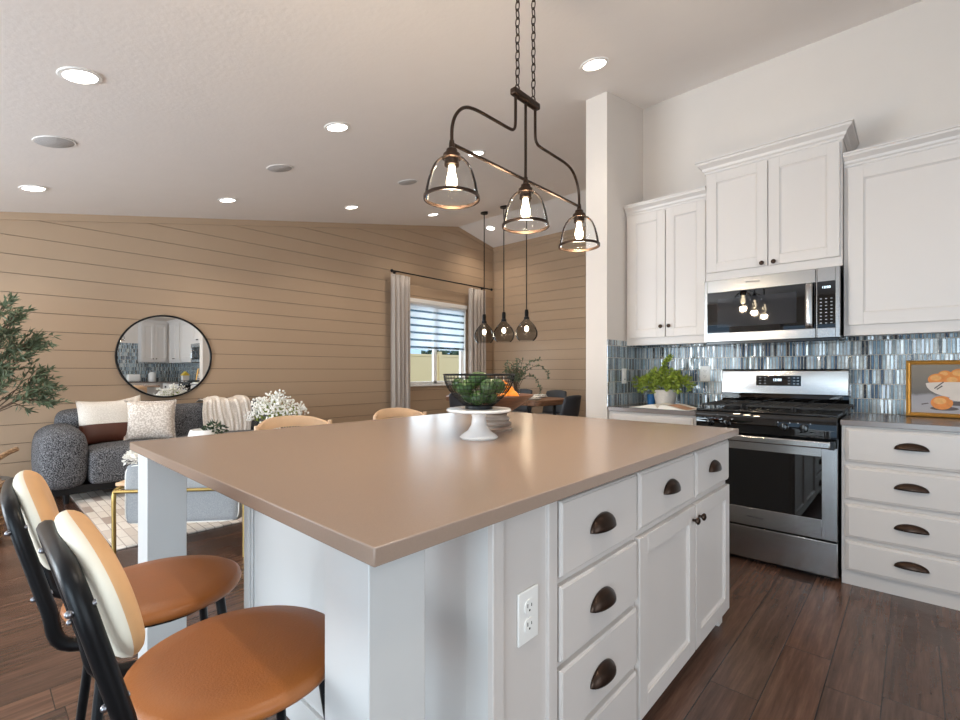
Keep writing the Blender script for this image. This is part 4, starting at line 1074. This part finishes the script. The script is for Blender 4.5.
sf = thing('sofa', 'dark grey boucle sofa with thick rounded arms against the shiplap wall', 'sofa', (0, 0, 0))
SX0, SX1, SY0, SY1 = .40, 2.78, 5.42, 6.3
rounded(SX0, SX0+.36, SY0, SY1-.1, .12, .67, .15, puff=.03).build('arm', BOUCLE, sf, sub=1)
rounded(SX1-.36, SX1, SY0, SY1-.1, .12, .67, .15, puff=.03).build('arm', BOUCLE, sf, sub=1)
rounded(SX0+.17, 1.402, SY1-.36, SY1, .12, .815, .12).build('backrest', BOUCLE, sf, sub=1)
rounded(1.398, SX1-.12, SY1-.36, SY1, .12, .815, .12).build('backrest', BOUCLE, sf, sub=1)
mid = 1.40
rounded(SX0+.34, mid+.001, SY0+.0, SY1-.3, .15, .47, .07, puff=.03).build('seat_cushion', BOUCLE, sf, sub=1)
rounded(mid-.001, SX1-.34, SY0+.0, SY1-.3, .15, .47, .07, puff=.03).build('seat_cushion', BOUCLE, sf, sub=1)
B().box(SX0+.1, SX1-.1, SY0+.08, SY1-.08, .09, .16).build('base_frame', BLACKM, sf)
for x, y in ((SX0+.2, SY0+.15), (SX1-.2, SY0+.15), (SX0+.2, SY1-.15), (SX1-.2, SY1-.15)):
    B().cyl((x, y, .012 if y < 5.93 and x > .66 else 0), (x, y, .1), .02, .028).build('leg', BLACKM, sf)

def pillow(name, mats, w, h, th_, label, loc, rot, band=None, fringe=False, cat='pillow'):
    t = thing(name, label, cat, loc); t.rotation_euler = rot
    def surf(u, v, s_):
        pin = 1-.07*(1-abs(u))*(v*v)-.0; pin2 = 1-.07*(1-abs(v))*(u*u)
        x = u*w/2*(1-.10*(1-u*u)*0-.09*(1-v*v)**1*abs(u)**3*0)*1.0
        ex = 1-.08*(1-v*v); ez = 1-.08*(1-u*u)
        thk = th_/2*(max(0, (1-u**4)*(1-v**4)))**.55
        return (u*w/2*ex, s_*thk, v*h/2*ez+h/2)
    def grid(v0, v1, nm, m, off=0):
        b = B(); n = 18; mm = 14
        for s_ in (-1, 1):
            R = [[b.bm.verts.new(Vector(surf(-1+2*i/n, v0+(v1-v0)*j/mm, s_))+Vector((0, s_*off, 0))) for i in range(n+1)] for j in range(mm+1)]
            for a, c in zip(R, R[1:]):
                for i in range(n): b.face([a[i], a[i+1], c[i+1], c[i]])
        bmesh.ops.remove_doubles(b.bm, verts=b.bm.verts, dist=.0005)
        return b.build(nm, m, t, sharp=1.5)
    if band: grid(-1, band, 'leather_panel', mats[1]); grid(band, 1, 'cushion_body', mats[0])
    else: grid(-1, 1, 'cushion_body', mats[0])
    if fringe:
        b = B()
        for e in range(4):
            for k in range(26):
                u = -1+2*k/25; p = {0: (u, 1), 1: (u, -1), 2: (1, u), 3: (-1, u)}[e]; q = Vector(surf(p[0], p[1], 0)); d = Vector((p[0] if e > 1 else 0, 0, p[1] if e < 2 else 0))
                b.ball(q+d*.004, .009, 6, 4)
        b.build('fringe', mats[0], t)
    return t
pillow('throw_pillow', (WHITEF, LEATHB), .46, .44, .15, 'white pillow with a brown leather lower band at the left of the sofa', (.935, 5.81, .47), (math.radians(-12), 0, math.radians(4)), band=-.12)
pillow('throw_pillow', (WHITEF,), .44, .44, .13, 'plain ivory pillow tucked behind the nubby one on the sofa', (1.10, 5.92, .475), (math.radians(-14), math.radians(-10), 0))
pillow('throw_pillow', (TEXF,), .43, .42, .15, 'nubby ivory pillow with fringed edges right of the leather-band pillow', (1.27, 5.74, .47), (math.radians(-14), math.radians(2), math.radians(-8)), fringe=True)

# throw blanket over the sofa back
def cloth(rows, m, name, label, cat):
    b = B(); R = [[b.bm.verts.new(p) for p in r] for r in rows]
    for a, c in zip(R, R[1:]):
        for i in range(len(a)-1): b.face([a[i], a[i+1], c[i+1], c[i]])
    o = b.build(name, m, solid=.008, sharp=2, sub=1); return tag(o, label, cat)
rows = []
for j in range(17):
    f = j/16; r = []
    for i in range(41):
        u = i/40; x = 1.80+.52*u
        ripple = .016*math.sin(u*34+2*math.sin(f*3))*(.4+f)+.008*math.sin(u*71)
        if f < .25: y = SY1-.02-f*.4; z = .80+.04*f/.25+.012
        elif f < .5: y = SY1-.12-(f-.25)*1.0; z = .84+.012-.0*f
        else: y = SY1-.385-.02*math.sin((f-.5)*3); z = .85-(f-.5)*.82
        r.append((x-.05*(1-f)*(u-.5)+.02*math.sin(f*7+u*3), y-abs(ripple)-.01, z+(.035*math.sin(u*PI*1.5)**2 if f < .5 else 0)+ripple*.3))
    rows.append(r)
cloth(rows, THROW, 'throw_blanket', 'cream knit throw blanket draped over the back of the grey sofa', 'blanket')

# coffee table with pot, bowl, flowers
ctb = thing('coffee_table', 'round wooden coffee table on the rug, mostly hidden behind the island', 'coffee table', (1.76, 4.64, 0))
B().lathe([(.001, .40), (.42, .40), (.44, .41), (.44, .435), (.43, .44), (.001, .44)], seg=48).build('tabletop', WOODT, ctb, sharp=.6)
for k in range(3):
    a = 2*PI*k/3+.4; B().tube([(.30*math.cos(a), .30*math.sin(a), .40), (.36*math.cos(a), .36*math.sin(a), .022)], .02).build('leg', BLACKM, ctb)
t = thing('trailing_plant', 'white pot with trailing green leaves seen over the island edge below the mirror', 'plant', (1.43, 4.66, .44))
B().lathe([(.001, 0), (.1, 0), (.125, .04), (.13, .14), (.115, .20), (.105, .225), (.098, .225), (.1, .2), (.001, .19)], seg=32).build('pot', CERAM, t, sharp=.7)
b = B(); bushy(b, (.08, -.03, .22), .075, 110, .045, .025, -.8); bushy(b, (.12, -.08, .13), .05, 70, .04, .022, -.9); b.build('foliage', LEAFD, t)
t = thing('dough_bowl', 'shallow brown wooden bowl seen over the island edge below the throw blanket', 'bowl', (1.73, 4.46, .44))
B().lathe([(.001, 0), (.07, 0), (.12, .06), (.165, .145), (.17, .155), (.158, .155), (.11, .07), (.001, .02)], seg=32).build('bowl_body', WOODB, t, sharp=.8)
t = thing('flower_vase', 'white flowers in a slim pale vase behind the cane-back stool', 'flower vase', (2.07, 4.62, .44))
B().lathe([(.001, 0), (.045, 0), (.055, .06), (.045, .14), (.03, .19), (.036, .23), (.031, .23), (.001, .21)], seg=24).build('vase_body', CERAM, t, sharp=.8)
b = B(); f = B()
for i in range(90):
    a = random.uniform(0, 2*PI); r = random.random()**.5*.215; h = .48-1.8*r*r*2+random.gauss(0, .03)
    ex = Vector((r*math.cos(a)*1.15, r*math.sin(a)*1.15, h)); b.tube([(0, 0, .2), (ex.x*.45, ex.y*.45, .2+(h-.2)*.6), ex], .0018, 4)
    for k in range(7):
        q = ex+Vector((random.gauss(0, .022), random.gauss(0, .022), random.gauss(0, .022))); f.ball(q, random.uniform(.007, .013), 6, 4)
    if i % 2 == 0: b.leaf(ex*.7+Vector((0, 0, .06)), (random.gauss(0, 1), random.gauss(0, 1), .6), .07, .03)
b.build('stems', LEAFY, t); f.build('blossoms', PETAL, t)

# armchair (seen from behind)
ac = thing('lounge_armchair', 'grey lounge armchair with brass frame and white piping, its back to the island', 'armchair', (.91, 3.40, 0), math.radians(-40.6))
# local x along the back, local +y towards the front
for s_ in (-1, 1):
    b = B(); x = s_*.385; b.tube(bez([(x, 0, 0), (x, 0, .2), (x, 0, .41), (x, .03, .442), (x, .1, .445), (x, .5, .445), (x, .57, .43), (x, .6, .39), (x, .6, .2), (x, .6, .014)], 4), .0125, 10); b.build('arm_frame', BRASS, ac)
    b = B(); b.tube([(s_*.325, .27, .22), (s_*.325, .27, .014)], .0135, 10); b.build('leg', BRASS, ac)
b = B(); b.tube([(-.385, .0, .435), (.385, .0, .435)], .011, 10); b.tube([(-.385, .27, .23), (.385, .27, .23)], .01, 8); b.tube([(-.385, .55, .23), (.385, .55, .23)], .01, 8); b.build('cross_rail', BRASS, ac)
for s_ in (-1, 1): B().box(s_*.385-.03, s_*.385+.03, .06, .52, .455, .478).build('armrest', WOODB if False else CANE, ac, bevel=.006, label='light wooden armrest')
bk = rounded(-.345, .345, .02, .17, .215, .60, .04).build('back_cushion', GREYF, ac, sub=1)
for z_, y_ in ((0, .035),):
    b = B(); pts = []
    for k in range(48):
        a = 2*PI*k/48; x = .338*math.copysign(abs(math.cos(a))**.22, math.cos(a)); z = .4075+.185*math.copysign(abs(math.sin(a))**.22, math.sin(a)); pts.append((x, .034, z))
    b.tube(pts, .0045, 6, closed=True); b.build('piping', PETAL, bk)
rounded(-.335, .335, .15, .66, .24, .39, .05, puff=.02).build('seat_cushion', GREYF, ac, sub=1)
t = thing('fluffy_throw', 'fluffy white throw bunched on the top corner of the grey armchair back', 'throw', (.91, 3.40, 0), math.radians(-40.6))
b = B()
for i in range(420):
    a = random.uniform(0, 2*PI); e = random.uniform(.0, PI/2); x = -.27+.085*math.cos(a)*math.cos(e); y = .085+.07*math.sin(a)*math.cos(e); z = .607+.075*math.sin(e)
    d = Vector((math.cos(a)*math.cos(e)+random.gauss(0, .3), math.sin(a)*math.cos(e)+random.gauss(0, .3), math.sin(e)+random.gauss(0, .3)-.2)); b.leaf((x, y, z), d, .03, .014)
b.build('fur', PETAL, t); B().ball((-.27, .085, .645), .085, 16, 10, sz=.45, sy=.8).build('throw_body', WHITEF, t)

# olive tree and basket at far left
def olive(loc):
    t = thing('olive_tree', 'tall faux olive tree with narrow grey-green leaves at the left edge by the sofa', 'tree', loc)
    B().lathe([(.001, 0), (.13, 0), (.16, .25), (.15, .25), (.001, .22)], seg=24).build('pot', mat('grey_planter', (120, 116, 112), .7), t, sharp=.8)
    tr = B(); fo = B()
    tr.tube(bez([(0, 0, .2), (.02, .01, .7), (-.02, 0, 1.2), (.03, .0, 1.7)], 5), [.018]*16, 7)
    def twig(p, d, L):
        p = Vector(p); d = Vector(d).normalized(); pts = [p.copy()]
        n = 9
        for k in range(n):
            d = (d+Vector((random.gauss(0, .12), random.gauss(0, .12), -.05+random.gauss(0, .08)))).normalized(); p = p+d*L/n; pts.append(p.copy())
            if k > 1:
                for q in range(3): fo.leaf(p+Vector([random.gauss(0, .006) for _ in range(3)]), d+Vector([random.gauss(0, .6) for _ in range(3)]), random.uniform(.045, .085), .016)
        tr.tube(pts, [.004*(1-.7*i/n) for i in range(n+1)], 4)
        return pts
    # sprays reaching right where the photo shows them (dx along wall, z)
    for (x, z) in ((.40, 1.56), (.37, 1.46), (.40, 1.22), (.36, 1.16), (.44, 1.08), (.44, 1.12), (.38, .98), (.30, .99), (.30, 1.50), (.24, 1.32), (.20, 1.7), (.14, 1.78), (.16, 1.62), (.2, 1.42), (.12, 1.5), (.14, 1.3), (.1, 1.12), (.12, 1.0)):
        st_ = Vector((.02, 0, max(.8, z-.25-.3*x))); e = Vector((x, random.uniform(-.12, .1), z)); dd = e-st_
        twig(st_+dd*.35, dd+Vector((0, 0, .04)), dd.length*.68); tr.tube([st_, st_+dd*.36], .005, 5)
        for m_ in range(4): twig(st_+dd*random.uniform(.5, .8), dd+Vector([random.gauss(0, .12) for _ in range(3)]), .14)
    for i in range(36):
        a = random.uniform(PI*.45, PI*1.55); z = random.uniform(.85, 1.8); r = random.uniform(.12, .4)
        dd = Vector((math.cos(a), math.sin(a)*.6, random.uniform(.0, .8))); twig((0, 0, z), dd, r)
    for i in range(24):
        z = random.uniform(.9, 1.75); dd = Vector((random.uniform(-.2, .6), random.gauss(0, .5), random.uniform(0, 1))); twig((0, 0, z), dd, random.uniform(.1, .24))
    tr.build('trunk', BARK, t); fo.build('foliage', LEAFO, t)
olive((.10, 5.86, 0))
t = thing('wicker_basket', 'brown wicker basket with an angled handle at the left edge behind the stools', 'basket', (-.02, 4.75, 0))
b = B(); b.lathe([(.001, .0), (.17, 0), (.2, .12), (.21, .3), (.2, .40), (.19, .40), (.19, .05), (.001, .03)], seg=28); b.build('basket_body', WICK, t, sharp=.8)
b = B()
for j in range(9): b.tube([((.185+.028*math.sin(j/8*2))*math.cos(2*PI*k/28), (.185+.028*math.sin(j/8*2))*math.sin(2*PI*k/28), .03+j*.045) for k in range(28)], .009, 5, closed=True)
b.build('woven_rings', WICK, t)
b = B(); b.tube(bez([(.05, -.17, .38), (.10, -.13, .52), (.2, .0, .59), (.27, .05, .62)], 4), .017, 6); b.tube(bez([(-.1, -.17, .38), (.0, -.13, .47), (.1, .05, .50), (.18, .12, .40)], 4), .012, 6); b.build('handle', WICK, t)

# ================================================================ DINING
dt = thing('dining_table', 'live-edge walnut dining table on black legs beyond the island', 'table', (5.83, 4.82, 0))
b = B(); poly = []
for k in range(60):
    a = 2*PI*k/60; x = .47*math.copysign(abs(math.cos(a))**.25, math.cos(a)); y = 1.0*math.copysign(abs(math.sin(a))**.25, math.sin(a))
    x += .012*math.sin(y*9)+.008*math.sin(y*23); poly.append((x, y))
b.prism(poly, .69, .768, 'z'); b.build('tabletop', WOODT, dt, bevel=.008)
for s_ in (-1, 1):
    b = B(); y = s_*.72
    b.tube([(-.33, y, 0.012), (.33, y, .012), (.33, y, .68), (-.33, y, .68)], .03, 4, closed=True); b.build('leg_frame', BLACKM, dt)
def make_dchair(label, loc, rz):
    t = thing('dining_chair', label, 'chair', loc, rz, 'dark dining chairs')
    rounded(-.23, .23, -.22, .22, .40, .48, .04).build('seat', CHAIRD, t)
    b = B(); n = 16; R = []
    for j in range(9):
        f = j/8; z = .45+.41*f; w_ = .225-.035*f**2; y0 = .20+.09*f; 
        R.append([b.bm.verts.new((w_*u, y0-.07*abs(u)**2.2, z-.02*abs(u)**3*f)) for u in [-1+2*i/n for i in range(n+1)]])
    for a, c in zip(R, R[1:]):
        for i in range(n): b.face([a[i], a[i+1], c[i+1], c[i]])
    b.build('backrest', CHAIRD, t, solid=.03, sharp=2)
    for sx, sy in ((1, 1), (1, -1), (-1, 1), (-1, -1)):
        B().tube([(sx*.17, sy*.15, .41), (sx*.21, sy*.2, 0)], [.014, .01], 8).build('leg', BLACKM, t)
    return t
# local back is at +y ; rz turns it
d1 = make_dchair('dark grey dining chair at the near end of the table, beside the white partition', (5.52, 3.60, 0), PI)
dup(d1, (6.52, 4.45, 0), -PI/2, 'dark dining chair on the far side of the table against the shiplap wall')
dup(d1, (6.52, 5.15, 0), -PI/2, 'dark dining chair on the far side of the table, nearer the window corner')
dup(d1, (5.12, 4.93, 0), PI/2, 'dark dining chair on the near side of the table below the dining window')
dup(d1, (5.12, 4.36, 0), PI/2, 'dark dining chair on the near side of the table hidden behind the wire bowl')
t = thing('branch_vase', 'clear glass vase with arching leafy branches on the dining table', 'vase', (5.80, 4.58, .768))
B().lathe([(.001, 0), (.06, 0), (.075, .08), (.06, .2), (.045, .24)], seg=24).build('vase_body', GLASSC, t, sharp=.8)
b = B(); f = B()
def sprig(pts, n=4):
    P = bez(pts, 6); b.tube(P, .004, 4)
    for p in P[6:]:
        for k in range(n):
            f.leaf(p, (random.gauss(0, 1), random.gauss(0, 1), random.gauss(0, .8)), .05, .028)
for i in range(22):
    a = random.uniform(0, 2*PI); r = random.uniform(.05, .22); sprig([(0, 0, .05), (r*.3*math.cos(a), r*.3*math.sin(a), .28), (r*math.cos(a), r*math.sin(a), random.uniform(.35, .62))], 3)
sprig([(0, 0, .05), (.08, -.1, .38), (.2, -.28, .5), (.26, -.4, .42), (.28, -.44, .3)], 2); sprig([(0, 0, .05), (.08, -.06, .4), (.16, -.18, .56), (.22, -.3, .6)], 3); sprig([(0, 0, .05), (.05, -.12, .3), (.1, -.26, .34), (.12, -.36, .2), (.12, -.38, .08)], 2)
b.build('branches', BARK, t); f.build('foliage', LEAFO, t)
pl = None
for i, (x, y, lab) in enumerate(((5.58, 4.1, 'white plate with cloth napkin at the near end of the dining table'), (6.1, 4.35, 'white plate with cloth napkin at the far side of the dining table'), (5.58, 5.3, 'white plate with cloth napkin at the window end of the dining table'))):
    if pl is None:
        pl = t = thing('place_setting_plate', lab, 'plate', (x, y, .768), 0, 'plates on the dining table')
        B().lathe([(.001, 0), (.08, 0), (.135, .014), (.138, .018), (.08, .008), (.001, .006)], seg=32).build('plate_body', CERAM, t)
    else: dup(pl, (x, y, .768), 0, lab)
    b = B(); R = []
    for j in range(8): R.append([b.bm.verts.new((x-.10+.2*i2/9, y-.09+.18*j/7, .79+.016+.014*math.sin(i2*1.9+j)+.008*math.sin(j*2.3))) for i2 in range(10)])
    for a, c in zip(R, R[1:]):
        for k in range(9): b.face([a[k], a[k+1], c[k+1], c[k]])
    o = b.build('napkin', PETAL, solid=.006, sub=1, sharp=2)
    tag(o, ('crumpled white napkin on the plate at the near end of the dining table', 'crumpled white napkin on the far side plate of the dining table', 'crumpled white napkin on the window end plate of the dining table')[i], 'napkin', 'napkins on the plates')
cd = None
for x, y, lab in ((5.62, 4.82, 'slim white taper candle in a black holder, left one on the dining table'), (5.66, 4.70, 'slim white taper candle in a black holder, right one nearest the vase')):
    if cd is None:
        cd = t = thing('taper_candle', lab, 'candle', (x, y, .768), 0, 'taper candles on the dining table')
        B().lathe([(.001, 0), (.04, 0), (.04, .006), (.008, .01), (.008, .08), (.016, .085), (.016, .1), (.001, .1)], seg=16).build('holder', BLACKM, t); B().lathe([(.011, .1), (.009, .33), (.001, .335)], seg=12).build('candle_stick', PETAL, t)
    else: dup(cd, (x, y, .768), 0, lab)
